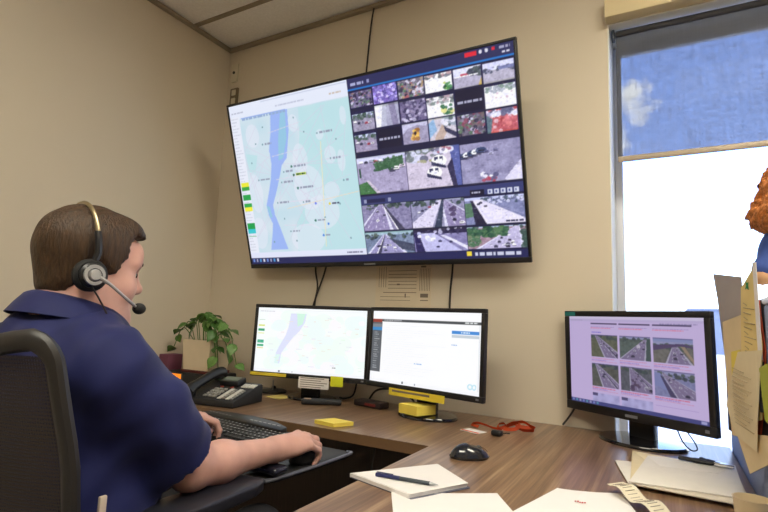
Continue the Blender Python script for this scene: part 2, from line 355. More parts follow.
# ------------------------------------------------------------------ pictures on the screens, drawn procedurally
RNG = np.random.default_rng(5)
def vnoise(h, w, cell):
    gh, gw = int(h/cell)+3, int(w/cell)+3
    g = RNG.random((gh, gw)); y = np.arange(h)/cell; x = np.arange(w)/cell
    yi = y.astype(int); xi = x.astype(int); fy = (y-yi)[:, None]; fx = (x-xi)[None]
    fy = fy*fy*(3-2*fy); fx = fx*fx*(3-2*fx)
    a = g[yi][:, xi]; b = g[yi][:, xi+1]; c = g[yi+1][:, xi]; d = g[yi+1][:, xi+1]
    return (a*(1-fx)+b*fx)*(1-fy)+(c*(1-fx)+d*fx)*fy
class Cv:
    """a small RGB canvas in unit coordinates, (0,0) top left"""
    def __init__(s, w=0, h=0, arr=None, col=(0, 0, 0)):
        s.a = arr if arr is not None else np.zeros((h, w, 3))+np.array(col, float)
        s.h, s.w = s.a.shape[:2]
        yy, xx = np.mgrid[0:s.h, 0:s.w]; s.x = (xx+.5)/max(s.w, 1); s.y = (yy+.5)/max(s.h, 1)
    def sub(s, x0, y0, x1, y1):
        return Cv(arr=s.a[int(round(y0*s.h)):int(round(y1*s.h)), int(round(x0*s.w)):int(round(x1*s.w))])
    def put(s, m, c, al=1.):
        s.a[m] = s.a[m]*(1-al)+np.array(c, float)*al
    def fill(s, c): s.a[:] = c; return s
    def rect(s, x0, y0, x1, y1, c, al=1.): s.put((s.x >= x0) & (s.x < x1) & (s.y >= y0) & (s.y < y1), c, al); return s
    def poly(s, pts, c, al=1.):
        m = np.zeros((s.h, s.w), bool); n = len(pts)
        for i in range(n):
            (x0, y0), (x1, y1) = pts[i], pts[(i+1) % n]
            if y0 == y1: continue
            cond = ((y0 > s.y) != (y1 > s.y)) & (s.x < (x1-x0)*(s.y-y0)/(y1-y0)+x0)
            m ^= cond
        s.put(m, c, al); return s
    def ell(s, cx, cy, rx, ry, c, al=1.): s.put(((s.x-cx)/rx)**2+((s.y-cy)/ry)**2 < 1, c, al); return s
    def line(s, x0, y0, x1, y1, w, c, al=1.):
        ax = s.w/s.h; px, py = s.x*ax, s.y; ax0, ax1 = x0*ax, x1*ax
        dx, dy = ax1-ax0, y1-y0; t = np.clip(((px-ax0)*dx+(py-y0)*dy)/(dx*dx+dy*dy+1e-9), 0, 1)
        s.put((px-ax0-t*dx)**2+(py-y0-t*dy)**2 < (w/2)**2, c, al); return s
    def grain(s, amp, cell=3):
        s.a += ((vnoise(s.h, s.w, cell)-.5)*2*amp)[..., None]+(RNG.random((s.h, s.w, 1))-.5)*amp*.5; return s
    def mottle(s, x0, y0, x1, y1, cols, n=60, r=.04):
        for _ in range(n):
            c = cols[RNG.integers(len(cols))]; k = r*(.4+RNG.random())
            s.ell(x0+RNG.random()*(x1-x0), y0+RNG.random()*(y1-y0), k*s.h/s.w*1.3, k, c, .85)
        return s
    def greek(s, x0, y, x1, h, c, al=1.):
        """a line of print too small to read"""
        x = x0
        while x < x1:
            w = min(h*(.5+RNG.random()*1.6)*s.h/s.w*1.5, x1-x); s.rect(x, y, x+w, y+h, c, al); x += w+h*.5*s.h/s.w
        return s
def cars(c, pts, cols=((225, 228, 235), (60, 62, 75), (150, 155, 170), (200, 60, 60)), k=.05):
    for i, (x, y) in enumerate(pts):
        q = cols[i % len(cols)]; w = k*c.h/c.w
        c.ell(x, y, w*1.3, k*.75, q); c.rect(x-w*.8, y-k*.15, x+w*.8, y+k*.1, (40, 42, 52)); c.rect(x-w*1.2, y+k*.45, x+w*1.2, y+k*.75, (45, 42, 55), .7)
def highway(c, vx=.5, vy=.05, l=-.1, r=1.1, road=(140, 135, 158), side=(96, 110, 96), sky=(170, 185, 215), barrier=None, ncar=7, dark=(70, 70, 85), shoulder=True):
    c.fill(side).grain(14, 4); c.rect(0, 0, 1, max(vy, 0)+.02, sky)
    c.mottle(0, max(vy, 0), 1, max(vy, 0)+.18, ((58, 84, 62), (80, 100, 76), (50, 66, 60)), 30, .06)
    c.poly([(vx-.03, vy), (vx+.03, vy), (r, 1.02), (l, 1.02)], road)
    if shoulder: c.poly([(vx+.02, vy), (vx+.03, vy), (r, 1.02), (r-.07, 1.02)], (205, 205, 220)); c.poly([(vx-.03, vy), (vx-.02, vy), (l+.06, 1.02), (l, 1.02)], (205, 205, 220))
    for k in (1, 2, 3):
        b = l+(r-l)*k/4; a = vx-.03+.06*k/4
        for j in range(9):
            t0 = (j/9)**1.7; t1 = ((j+.45)/9)**1.7
            c.line(a+(b-a)*t0, vy+(1-vy)*t0, a+(b-a)*t1, vy+(1-vy)*t1, .008+.02*t0, (215, 215, 228))
    if barrier: c.poly([(vx+(barrier[0]-vx)*.0, vy), (vx+.012, vy), (barrier[1], 1.02), (barrier[0], 1.02)], dark); c.poly([(vx, vy), (vx+.005, vy), (barrier[0]+.03, 1.02), (barrier[0], 1.02)], (225, 225, 235))
    for j in range(ncar):
        t = RNG.random()**.8*.85+.08; q = RNG.random()*.7+.15
        x = (vx-.03+.06*q)*(1-t)+(l+(r-l)*q)*t; y = vy+(1-vy)*t; k = .02+.06*t
        cars(c, [(x, y)], ((50, 50, 62), (228, 230, 238), (90, 90, 105), (240, 240, 245))[j % 4:] or ((50, 50, 60),), k)
    return c.grain(7, 3)
def shop(c, base, cols, n=90, r=.07): return c.fill(base).grain(25, 8).mottle(0, 0, 1, 1, cols, n, r).grain(12, 3)
def lot(c, ground, n=5, green=True):
    c.fill(ground).grain(9, 5); c.rect(0, 0, 1, .2, (185, 200, 225))
    if green: c.mottle(0, .05, 1, .3, ((60, 92, 60), (84, 108, 84), (105, 115, 120)), 40, .08)
    cars(c, [(.12+.17*i, .45+.05*(i % 2)+.03*i) for i in range(n)], k=.09); return c.grain(8, 3)
def texture(t):
    """fine broken detail and the cool, slightly washed look of a camera picture"""
    hsh = RNG.random((t.h, t.w)); v = vnoise(t.h, t.w, 2.2)+.6*vnoise(t.h, t.w, 5)+.25*hsh; t.a[:] = t.a+((v-v.mean())*20)[..., None]
    for _ in range(int(26+t.w*.5)):
        x, y = RNG.random(2); w, h = .015+RNG.random()*.05, .012+RNG.random()*.035; q = RNG.random()
        t.rect(x, y, x+w, y+h, (236, 238, 246) if q > .55 else (44, 44, 62), .2)
    g = t.a.mean(2, keepdims=True); t.a[:] = (t.a*.72+g*.28-118)*1.16+124+np.array([2, 0, 16])
    return t
NAVY = (34, 34, 66)
def draw_tv():
    c = Cv(608, 342, col=(226, 232, 250))
    # --- left half: map page
    m = c.sub(0, 0, .493, 1); M = lambda u: u/.493
    m.rect(0, .075, 1, .93, (206, 226, 238))
    m.a[:] = m.a+((vnoise(m.h, m.w, 26)-.5)*18)[..., None]*np.array([1, .3, .2])
    land = [[(.30, .09), (.493, .09), (.493, .93), (.22, .93), (.23, .75), (.30, .60), (.26, .45), (.29, .25)], [(.05, .3), (.10, .32), (.08, .42), (.05, .41)]]
    for pl in land: m.poly([(M(x), y) for x, y in pl], (186, 226, 232), .75)
    for (x, y, rx, ry) in ((.27, .17, .02, .05), (.28, .38, .03, .09), (.40, .38, .022, .05), (.465, .18, .012, .05), (.30, .55, .06, .13), (.39, .58, .03, .05), (.34, .70, .07, .1), (.27, .85, .07, .09), (.44, .42, .015, .06), (.09, .2, .03, .07), (.07, .55, .03, .12), (.06, .8, .035, .1), (.37, .26, .015, .03)):
        m.ell(M(x), y, M(rx), ry, (230, 234, 248), .55)
    for _ in range(26): m.line(*(RNG.random(4)*np.array([1, .82, 1, .82])+np.array([0, .09, 0, .09])), .004, (214, 212, 232), .6)
    river = [(.182, .09), (.255, .07), (.25, .2), (.235, .3), (.226, .36), (.20, .40), (.193, .43), (.165, .54), (.138, .63), (.14, .69), (.152, .75), (.165, .83), (.178, .91), (.10, .91), (.118, .80), (.125, .745), (.112, .69), (.108, .63), (.13, .54), (.145, .47), (.157, .38), (.155, .30), (.172, .2)]
    m.poly([(M(x), y) for x, y in river], (158, 184, 246)); m.poly([(M(x), y) for x, y in [(.225, .09), (.245, .09), (.236, .25), (.21, .36), (.19, .37), (.20, .25)]], (150, 205, 225), .8)
    m.poly([(M(x), y) for x, y in [(.108, .63), (.122, .64), (.128, .7), (.118, .71)]], (150, 205, 225), .8)
    for k in range(5): m.line(M(.16+.004*k), .2+.14*k, M(.30), .17+.15*k, .004, (222, 218, 236), .8)
    m.line(M(.2), .66, M(.493), .60, .005, (235, 220, 200), .8); m.line(M(.37), .3, M(.34), .9, .006, (240, 230, 190), .8)
    # pins and captions
    for (x, y, g, wd) in ((.275, .14, 0, 0), (.36, .25, 0, .05), (.31, .23, 0, 0), (.24, .415, 1, .05), (.245, .465, 2, .045), (.255, .545, 1, .055), (.31, .745, 1, .03), (.335, .835, 3, .02), (.375, .654, 4, .03), (.19, .50, 0, .04), (.205, .44, 0, .03), (.16, .62, 0, .04), (.27, .63, 0, .02), (.18, .72, 0, 0), (.20, .80, 0, .03), (.22, .86, 0, 0), (.14, .16, 0, 0), (.10, .25, 0, 0), (.13, .26, 0, .03), (.44, .53, 0, .012), (.43, .30, 0, .0), (.32, .645, 5, 0), (.35, .73, 0, 0), (.36, .77, 3, 0), (.07, .36, 0, 0), (.40, .40, 0, .03), (.09, .47, 0, .04), (.44, .86, 0, 0), (.12, .86, 0, 0), (.415, .66, 0, 0)):
        col = ((120, 158, 172), (60, 120, 110), (50, 95, 75), (80, 140, 225), (230, 214, 80), (110, 130, 235))[g]
        m.ell(M(x), y, .0085 if g else .006, (.0085 if g else .006)*m.w/m.h, col)
        if wd: m.greek(M(x+.009), y-.006, M(x+.009+wd), .011, (150, 158, 180) if g != 4 else (60, 66, 100))
    m.rect(M(.255), .455, M(.295), .472, (205, 230, 90)); m.greek(M(.257), .459, M(.293), .01, (40, 70, 60))
    m.rect(0, 0, 1, .085, (230, 236, 252)); m.greek(.02, .045, .13, .009, (190, 195, 215)); m.greek(.42, .05, .66, .008, (196, 202, 224)); m.greek(.86, .05, .95, .009, (205, 190, 180)); m.line(.3, .012, .99, .012, .004, (205, 212, 235))
    m.greek(.11, .085, .5, .013, (150, 175, 215)); m.rect(.1, .082, .5, .088, (150, 178, 235))
    sd = m.sub(0, .07, .085, .93); sd.fill((233, 237, 250))
    for k in range(44): sd.greek(.12, .01+k*.0223, .5+.4*RNG.random(), .007, (205, 210, 226))
    for (y0, y1, q) in ((.475, .50, (240, 236, 60)), (.50, .522, (60, 170, 70)), (.55, .585, (40, 165, 80)), (.605, .63, (50, 170, 80)), (.63, .655, (245, 240, 70)), (.73, .77, (30, 160, 80)), (.77, .797, (60, 200, 210)), (.815, .82, (60, 170, 90))):
        sd.rect(.12, (y0-.07)/.86, .95, (y1-.07)/.86, q)
    m.rect(0, .925, 1, .958, (226, 230, 250)); m.greek(.85, .938, .97, .01, (120, 120, 150))
    # --- right half: camera wall
    p = c.sub(.493, 0, 1, 1); p.fill(NAVY)
    U = lambda u: (u-.493)/.507
    p.rect(0, 0, 1, .062, (44, 46, 92)); p.rect(0, .057, 1, .064, (40, 120, 205)); p.greek(U(.505), .026, U(.55), .014, (170, 175, 215)); p.rect(U(.562), .024, U(.57), .04, (150, 155, 200))
    p.rect(U(.868), .008, U(.902), .028, (225, 40, 60)); p.ell(U(.912), .017, .009, .009, (225, 225, 240)); p.ell(U(.928), .017, .009, .009, (225, 225, 240)); p.rect(U(.942), .01, U(.95), .024, (220, 40, 60)); p.greek(U(.962), .012, U(.99), .012, (170, 170, 200)); p.greek(U(.968), .034, U(.99), .011, (215, 215, 235))
    X = [U(v) for v in (.496, .576, .66, .745, .83, .912, .998)]
    def T(i, j, y0, y1): return p.sub(X[i]+.004, y0, X[j]-.004, y1)
    shop(T(0, 1, .075, .155), (110, 100, 130), ((60, 55, 75), (190, 185, 205), (160, 110, 110), (95, 130, 90), (40, 36, 50)))
    shop(T(1, 2, .068, .158), (120, 105, 185), ((150, 130, 225), (80, 70, 140), (200, 190, 240), (110, 80, 170)))
    shop(T(2, 3, .070, .158), (120, 115, 120), ((190, 90, 80), (90, 130, 80), (210, 205, 215), (60, 55, 70), (180, 150, 90)))
    t = T(3, 4, .072, .158); t.fill((232, 234, 240)).grain(10, 6); t.mottle(0, .02, 1, .2, ((120, 125, 125), (90, 100, 90), (190, 150, 140)), 40, .07); t.mottle(.72, .55, .95, .95, ((60, 150, 60), (40, 90, 50), (190, 210, 70)), 14, .07)
    t = T(4, 5, .074, .165); t.fill((168, 164, 178)).grain(8, 5); t.rect(0, 0, 1, .42, (205, 210, 238)); t.poly([(.25, .42), (.25, .28), (.55, .28), (.55, .42)], (200, 70, 80)); t.mottle(.6, .1, .95, .45, ((60, 70, 75), (80, 95, 85)), 20, .1); t.poly([(.88, 1), (1, .6), (1, 1)], (200, 170, 70)); t.greek(.05, .4, .9, .04, (230, 230, 240))
    t = T(5, 6, .076, .168); t.fill((172, 168, 178)).grain(8, 5); t.rect(0, 0, 1, .38, (200, 205, 235)); t.mottle(0, .3, 1, .48, ((100, 105, 125), (70, 80, 90), (150, 150, 170)), 40, .07); t.rect(.5, .25, 1, .42, (110, 120, 160))
    lot(T(0, 1, .19, .28), (150, 145, 160))
    t = T(1, 2, .168, .278); t.fill((160, 162, 178)); t.poly([(.0, 0), (.5, 0), (.35, 1), (0, 1)], (225, 228, 235)); t.poly([(.35, 0), (.5, 0), (.45, 1), (.2, 1)], (175, 180, 190)); t.poly([(.6, 0), (.85, 0), (.95, 1), (.7, 1)], (130, 125, 150)); t.grain(10, 5)
    shop(T(2, 3, .172, .278), (120, 110, 140), ((60, 55, 80), (190, 185, 205), (95, 90, 120), (150, 140, 165)))
    t = T(3, 4, .182, .278); t.fill((228, 230, 236)).grain(10, 6); t.mottle(0, .02, 1, .35, ((120, 140, 120), (90, 100, 90), (170, 175, 165), (190, 150, 150)), 60, .07); t.mottle(.55, .45, .95, .95, ((200, 215, 70), (50, 120, 60), (230, 225, 120)), 18, .09)
    t = T(4, 5, .172, .278); t.fill((28, 26, 54)); t.greek(.06, .5, .95, .1, (178, 178, 205))
    t = T(5, 6, .182, .28); t.fill((228, 230, 240)).grain(10, 6); t.mottle(0, .02, 1, .3, ((120, 150, 120), (160, 170, 170)), 40, .07); t.mottle(.1, .35, .9, .6, ((200, 170, 175),), 8, .04)
    lot(T(0, 1, .302, .392), (150, 140, 160))
    t = T(1, 2, .29, .39); t.fill((28, 26, 54)); t.greek(.06, .48, .95, .1, (178, 178, 205))
    t = T(2, 3, .288, .388); t.fill((150, 145, 165)).grain(9, 6); t.poly([(0, 0), (1, 0), (1, .25), (.6, .12), (.2, .25), (0, .5)], (185, 185, 205)); t.mottle(.38, .3, .62, .8, ((245, 180, 40), (250, 200, 60), (170, 110, 30)), 20, .09); t.ell(.5, .5, .05, .09, (60, 50, 50))
    t = T(3, 4, .284, .388); t.fill((196, 190, 190)); t.poly([(0, .2), (.2, 0), (.3, .55), (0, .9)], (130, 175, 205)); t.poly([(.2, .9), (.5, .3), (.7, .6), (.5, 1), (.2, 1)], (190, 165, 135)); t.poly([(.55, .4), (1, .75), (1, 1), (.6, .65)], (60, 62, 80)); t.poly([(.5, .0), (1, 0), (1, .45), (.6, .3)], (150, 165, 170)); t.mottle(.5, .05, .9, .4, ((70, 90, 80), (215, 215, 220)), 14, .09); t.grain(8, 4)
    shop(T(4, 5, .29, .39), (110, 105, 115), ((150, 70, 80), (90, 130, 80), (200, 195, 215), (50, 48, 62), (120, 100, 90)))
    t = shop(T(5, 6, .29, .394), (205, 90, 85), ((225, 110, 95), (200, 75, 75), (225, 180, 180)), 50); t.mottle(0, 0, 1, .28, ((225, 228, 240), (170, 175, 200), (90, 95, 120)), 40, .09); t.poly([(0, .2), (.2, .4), (.12, 1), (0, 1)], (90, 120, 120))
    X3 = [U(.495), U(.665), U(.832), U(.998)]
    t = p.sub(X3[0], .425, X3[1]-.004, .622); t.fill((158, 150, 175)).grain(8, 8); t.rect(0, 0, 1, .14, (196, 200, 225)); cars(t, [(.1+.1*i, .12+.02*(i % 2)) for i in range(9)], k=.05); t.poly([(.35, .2), (.95, .06), (.95, .3), (.4, .42)], (62, 112, 58)); t.poly([(0, .72), (.17, .66), (.36, 1), (0, 1)], (66, 128, 56)); t.poly([(.17, .64), (.22, .63), (.44, 1), (.36, 1)], (196, 186, 190)); cars(t, [(.72, .42), (.8, .38), (.92, .33)], ((70, 72, 90), (235, 238, 245), (225, 205, 215)), .075); t.rect(.03, .3, .07, .55, (52, 90, 60)); t.mottle(.35, .08, .95, .4, ((70, 120, 64), (50, 96, 50)), 50, .03)
    t = p.sub(X3[1], .425, X3[2]-.004, .622); t.fill((196, 186, 196)).grain(8, 8); t.mottle(0, 0, .6, .25, ((110, 125, 110), (90, 95, 105), (200, 205, 220)), 40, .07); t.mottle(.2, .26, .6, .34, ((170, 170, 110),), 12, .03); t.poly([(.82, .0), (1, 0), (1, 1), (.9, 1)], (82, 96, 160)); t.poly([(.76, .5), (.86, .3), (.92, 1), (.84, 1)], (54, 52, 76))
    for (x, y) in ((.62, .34), (.52, .62)): t.ell(x, y, .14, .15, (236, 238, 246)); t.poly([(x-.14, y+.0), (x+.12, y+.14), (x+.12, y+.2), (x-.14, y+.1)], (52, 56, 80)); t.rect(x-.09, y-.1, x-.02, y-.02, (60, 66, 92)); t.rect(x+.01, y-.1, x+.07, y-.0, (60, 66, 92)); t.rect(x-.06, y-.04, x+.06, y+.06, (225, 228, 240))
    t.mottle(.6, 0, .85, .15, ((170, 90, 100), (120, 120, 140), (220, 220, 230)), 20, .05)
    t = p.sub(X3[2], .43, X3[3], .622); t.fill((140, 138, 166)).grain(12, 12); cars(t, [(.06+.075*i, .3-.026*i) for i in range(5)], ((60, 80, 110), (220, 225, 238)), .11); cars(t, [(.45, .24), (.52, .3), (.6, .22)], ((110, 110, 150), (180, 180, 205)), .05); t.poly([(.72, .95), (1, .5), (1, 1), (.75, 1)], (208, 205, 220)); t.mottle(.3, .8, .6, .98, ((190, 60, 70), (225, 225, 235), (90, 90, 120)), 16, .05)
    feeds = [(X[i], y0, X[i+1], y1) for i in range(6) for (y0, y1) in ((.07, .16), (.175, .28), (.29, .39)) if (i, y0) not in ((4, .175), (1, .29))]+[(X3[i], .43, X3[i+1], .62) for i in range(3)]
    for q in feeds: texture(p.sub(*q))
    p.rect(0, .634, 1, .682, (58, 64, 116)); p.rect(U(.505), .652, U(.58), .672, (38, 40, 80)); p.rect(U(.85), .655, U(.892), .68, (28, 28, 52)); p.greek(U(.855), .664, U(.88), .008, (180, 180, 205))
    for k in range(5): p.rect(U(.902+.018*k), .657, U(.915+.018*k), .68, (214, 218, 240)); p.rect(U(.905+.018*k), .664, U(.909+.018*k), .674, (80, 90, 150))
    p.rect(U(.505), .652, U(.515), .672, (150, 155, 190)); p.rect(U(.59), .652, U(.6), .672, (150, 155, 190))
    highway(p.sub(X3[0], .684, X3[1]-.004, .828), .42, -.05, -.15, .62, (142, 132, 168), (130, 126, 155), (180, 190, 220), (.70, .86), 4)
    highway(p.sub(X3[1], .688, X3[2]-.004, .828), .62, -.02, .62, 1.45, (140, 130, 165), (140, 140, 165), (190, 200, 225), None, 3)
    t = p.sub(X3[1], .688, X3[2]-.004, .828); t.poly([(.55, 0), (.6, 0), (.38, 1), (0, 1), (0, .8)], (205, 200, 215)); t.poly([(.6, 0), (.64, 0), (.56, 1), (.42, 1)], (60, 72, 84)); cars(t, [(.15+.07*k, .42-.06*k) for k in range(6)], k=.05); t.mottle(.7, .2, .82, .6, ((80, 66, 92),), 9, .06)
    t = p.sub(X3[2], .692, X3[3], .828); t.fill((122, 130, 165)).grain(8, 5); t.rect(0, 0, 1, .1, (180, 190, 220)); t.mottle(.3, .05, 1, .25, ((70, 90, 95), (100, 110, 140), (200, 205, 225)), 60, .05); t.poly([(.12, .08), (.3, .08), (1, .85), (1, 1), (.33, 1)], (214, 210, 226)); t.poly([(.1, .1), (.14, .1), (.36, 1), (.16, 1)], (48, 46, 60)); t.poly([(0, .2), (.12, .2), (.14, .7), (0, .75)], (86, 130, 84)); cars(t, [(.28, .2), (.36, .34), (.24, .25)], ((60, 60, 70),), .05); t.greek(.68, .9, .97, .06, (60, 60, 80)); t.line(.3, .12, 1, .72, .015, (150, 150, 180))
    highway(p.sub(X3[0], .836, X3[1]-.004, .957), .42, .12, .0, .86, (146, 142, 180), (110, 130, 150), (150, 185, 190), (.2, .3), 8)
    t = p.sub(X3[0], .836, X3[1]-.004, .957); t.poly([(.5, .3), (1, .62), (1, .95), (.75, .85)], (70, 80, 92))
    t = p.sub(X3[1], .832, X3[2]-.004, .957); t.fill((128, 124, 165)).grain(14, 6); t.rect(0, 0, 1, .25, (46, 42, 66)); t.poly([(.0, .2), (.1, .2), (.2, 1), (.03, 1)], (48, 44, 86)); t.poly([(.1, .2), (.4, .2), (.9, 1), (.2, 1)], (176, 176, 212)); t.poly([(.5, .3), (.6, .3), (1, .8), (1, .95)], (210, 210, 230)); t.mottle(.1, .1, .4, .5, ((240, 242, 255), (200, 205, 240)), 14, .07); t.mottle(.4, .0, 1, .25, ((190, 190, 215), (60, 56, 80)), 20, .06); cars(t, [(.45, .8), (.5, .55), (.7, .6)], ((60, 60, 90),), .06)
    highway(p.sub(X3[2], .838, X3[3], .95), .86, .02, .12, .98, (178, 172, 200), (160, 128, 132), (175, 195, 225), None, 12)
    t = p.sub(X3[2], .838, X3[3], .95); t.mottle(.0, .1, .68, .42, ((60, 112, 62), (44, 90, 54), (86, 132, 70)), 110, .09); t.mottle(.0, .45, .2, .85, ((70, 120, 66), (120, 140, 90)), 30, .09); t.mottle(.93, .2, 1, 1, ((60, 90, 66),), 14, .1)
    for i in range(3):
        for (y0, y1) in ((.69, .825), (.842, .952)): texture(p.sub(X3[i], y0, X3[i+1]-.004, y1))
    c.rect(0, .958, 1, 1, (40, 42, 88)); c.rect(U(.826)*.507+.493, .962, .84, .985, (240, 215, 70)); c.greek(.85, .968, .985, .016, (205, 208, 232))
    for k in range(8): c.rect(.008+.016*k, .966, .016+.016*k, .985, ((110, 140, 210), (160, 165, 200), (80, 150, 210), (210, 212, 230))[k % 4])
    return c
def draw_map_small():
    c = Cv(300, 172, col=(246, 250, 252))
    c.rect(.0, .075, 1, .95, (247, 252, 251)); c.mottle(.15, .12, 1, .92, ((240, 252, 246), (250, 248, 252), (238, 250, 250)), 90, .09)
    c.poly([(.315, .08), (.46, .08), (.45, .22), (.40, .36), (.355, .44), (.295, .58), (.25, .70), (.24, .86), (.19, .86), (.20, .70), (.225, .60), (.28, .42), (.30, .30)], (222, 226, 250)); c.poly([(.37, .08), (.45, .08), (.43, .24), (.385, .28)], (208, 244, 226)); c.poly([(.2, .72), (.24, .72), (.225, .86), (.19, .86)], (222, 244, 242))
    for _ in range(46): x, y = .12+RNG.random()*.86, .12+RNG.random()*.78; c.greek(x, y, x+.02+.03*RNG.random(), .01, ((228, 226, 238), (222, 240, 226), (236, 226, 222))[RNG.integers(3)])
    c.greek(.02, .05, .16, .012, (205, 205, 215))
    for (y, h, q) in ((.275, .022, (244, 236, 110)), (.34, .03, (20, 150, 100)), (.40, .015, (244, 236, 130)), (.51, .05, (30, 165, 130)), (.58, .03, (20, 160, 110)), (.63, .015, (250, 225, 170)), (.19, .01, (190, 200, 195))): c.rect(.015, y, .075, y+h, q); c.greek(.02, y+h*.3, .07, h*.4, (150, 200, 160), .6)
    c.rect(0, .955, 1, 1, (244, 246, 250)); c.rect(.235, .965, .25, .99, (60, 70, 90)); c.rect(.36, .97, .368, .985, (120, 130, 140)); c.greek(.72, .865, .75, .012, (110, 120, 120))
    return c
def draw_form():
    c = Cv(300, 172, col=(250, 251, 253))
    c.rect(0, .115, 1, .15, (74, 78, 82)); c.rect(0, .115, .10, .17, (150, 62, 52)); c.greek(.12, .124, .30, .015, (170, 172, 176)); c.greek(.87, .122, .97, .02, (220, 226, 226))
    s = c.sub(0, .165, .102, .86); s.fill((92, 96, 102)); s.rect(0, .03, 1, .1, (128, 134, 142)); s.rect(0, .10, 1, .165, (64, 140, 200))
    for k in range(17): s.greek(.22, .2+.045*k, .55+.3*RNG.random(), .013, (176, 180, 186))
    for k in range(22): c.greek(.13+.0*k, .2+.031*k, .35+.35*RNG.random(), .006, (236, 236, 240))
    c.rect(.765, .235, .985, .272, (66, 138, 214)); c.greek(.84, .247, .91, .013, (220, 235, 250)); c.rect(.765, .285, .985, .32, (196, 206, 216)); c.greek(.765, .405, .81, .012, (150, 180, 225)); c.greek(.44, .69, .51, .014, (130, 170, 225)); c.rect(.105, .45, .72, .455, (238, 240, 243)); c.rect(.105, .66, .72, .664, (238, 240, 243))
    c.ell(.925, .90, .022, .035, (190, 226, 240)); c.ell(.957, .90, .018, .035, (190, 226, 240)); c.ell(.925, .90, .012, .02, (245, 250, 252)); c.ell(.957, .90, .010, .02, (245, 250, 252))
    c.rect(0, .95, 1, 1, (246, 247, 250)); c.rect(.33, .955, .342, .985, (70, 80, 90)); c.rect(.45, .96, .46, .98, (150, 160, 170)); c.rect(.983, .15, .99, .95, (222, 224, 228))
    return c
def draw_cams():
    c = Cv(300, 188, col=(196, 178, 222))
    c.rect(0, 0, 1, .03, (206, 196, 226)); c.rect(0, .03, 1, .06, (186, 172, 214)); c.greek(.02, .04, .12, .01, (150, 140, 180)); c.greek(.72, .062, .96, .012, (150, 140, 185))
    X = [(.195, .41), (.425, .655), (.67, .925)]
    for a, b in X: c.rect(a, .075, b, .092, (86, 76, 110)); c.greek(a, .115, b-.02, .008, (150, 130, 190)); c.greek(a, .13, b-.05, .008, (216, 130, 160))
    c.greek(.2, .175, .28, .012, (110, 100, 205))
    G = (92, 116, 80)
    specs = [((.16, -.02, .5, 1.3), (98, 108, 66)), ((.85, .1, -.05, .85), (84, 108, 84)), ((.55, .25, .3, 1.0), (112, 116, 92)), ((.15, -.02, .4, 1.25), (88, 96, 70)), ((.32, .02, .3, 1.4), (86, 96, 92)), ((.22, .1, .55, 1.5), (140, 150, 190))]
    for k, (q, side) in enumerate(specs):
        a, b = X[k % 3]; y0 = .205+.325*(k//3)
        t = c.sub(a, y0, b, y0+.255); highway(t, q[0], q[1], q[2], q[3], (140, 130, 158), side, (170, 180, 215), (q[3]-.35, q[3]-.25) if k in (0, 3, 4) else None, 6)
        if k == 1: t.ell(.62, .42, .06, .08, (235, 230, 240)); t.poly([(.88, .1), (1, .1), (1, 1), (.84, 1)], (60, 88, 70))
        if k == 2: t.poly([(0, .3), (.75, .2), (1, .3), (1, .36), (.7, .3), (0, .52)], (78, 66, 96)); t.rect(0, 0, 1, .14, (150, 170, 215)); t.poly([(.7, .32), (.8, .32), (1, .8), (1, .95)], (176, 156, 110))
        if k == 4: t.mottle(.35, .35, .6, .9, ((60, 48, 66), (76, 60, 80)), 12, .07)
        if k == 5: t.poly([(0, .1), (.15, .1), (.4, .8), (.1, .65), (0, .6)], (140, 156, 206)); t.poly([(.15, .2), (.2, .2), (.56, 1), (.4, 1)], (66, 64, 92))
        t.rect(0, 0, 1, .045, (96, 92, 140), .7); t.a[:] = t.a*.66+np.array([128, 108, 168])*.24
        c.greek(a, y0+.268, b-.03, .008, (206, 110, 140)); c.greek(a, y0+.285, b-.09, .008, (160, 136, 200)); c.greek(a, y0+.30, b-.01, .007, (206, 120, 150), .7)
    for a, b in X[:2]: t = c.sub(a, .86, b, .955); t.fill((170, 165, 212)).grain(16, 8); t.rect(0, .0, .2, .35, (86, 80, 120))
    c.rect(.67, .885, .94, .89, (170, 150, 205)); c.rect(0, .955, 1, 1, (70, 72, 128))
    for k in range(8): c.rect(.012+.03*k, .965, .03+.03*k, .99, ((120, 130, 190), (90, 140, 170), (150, 150, 190))[k % 3])
    c.rect(.95, .962, .985, .992, (160, 160, 205))
    return c
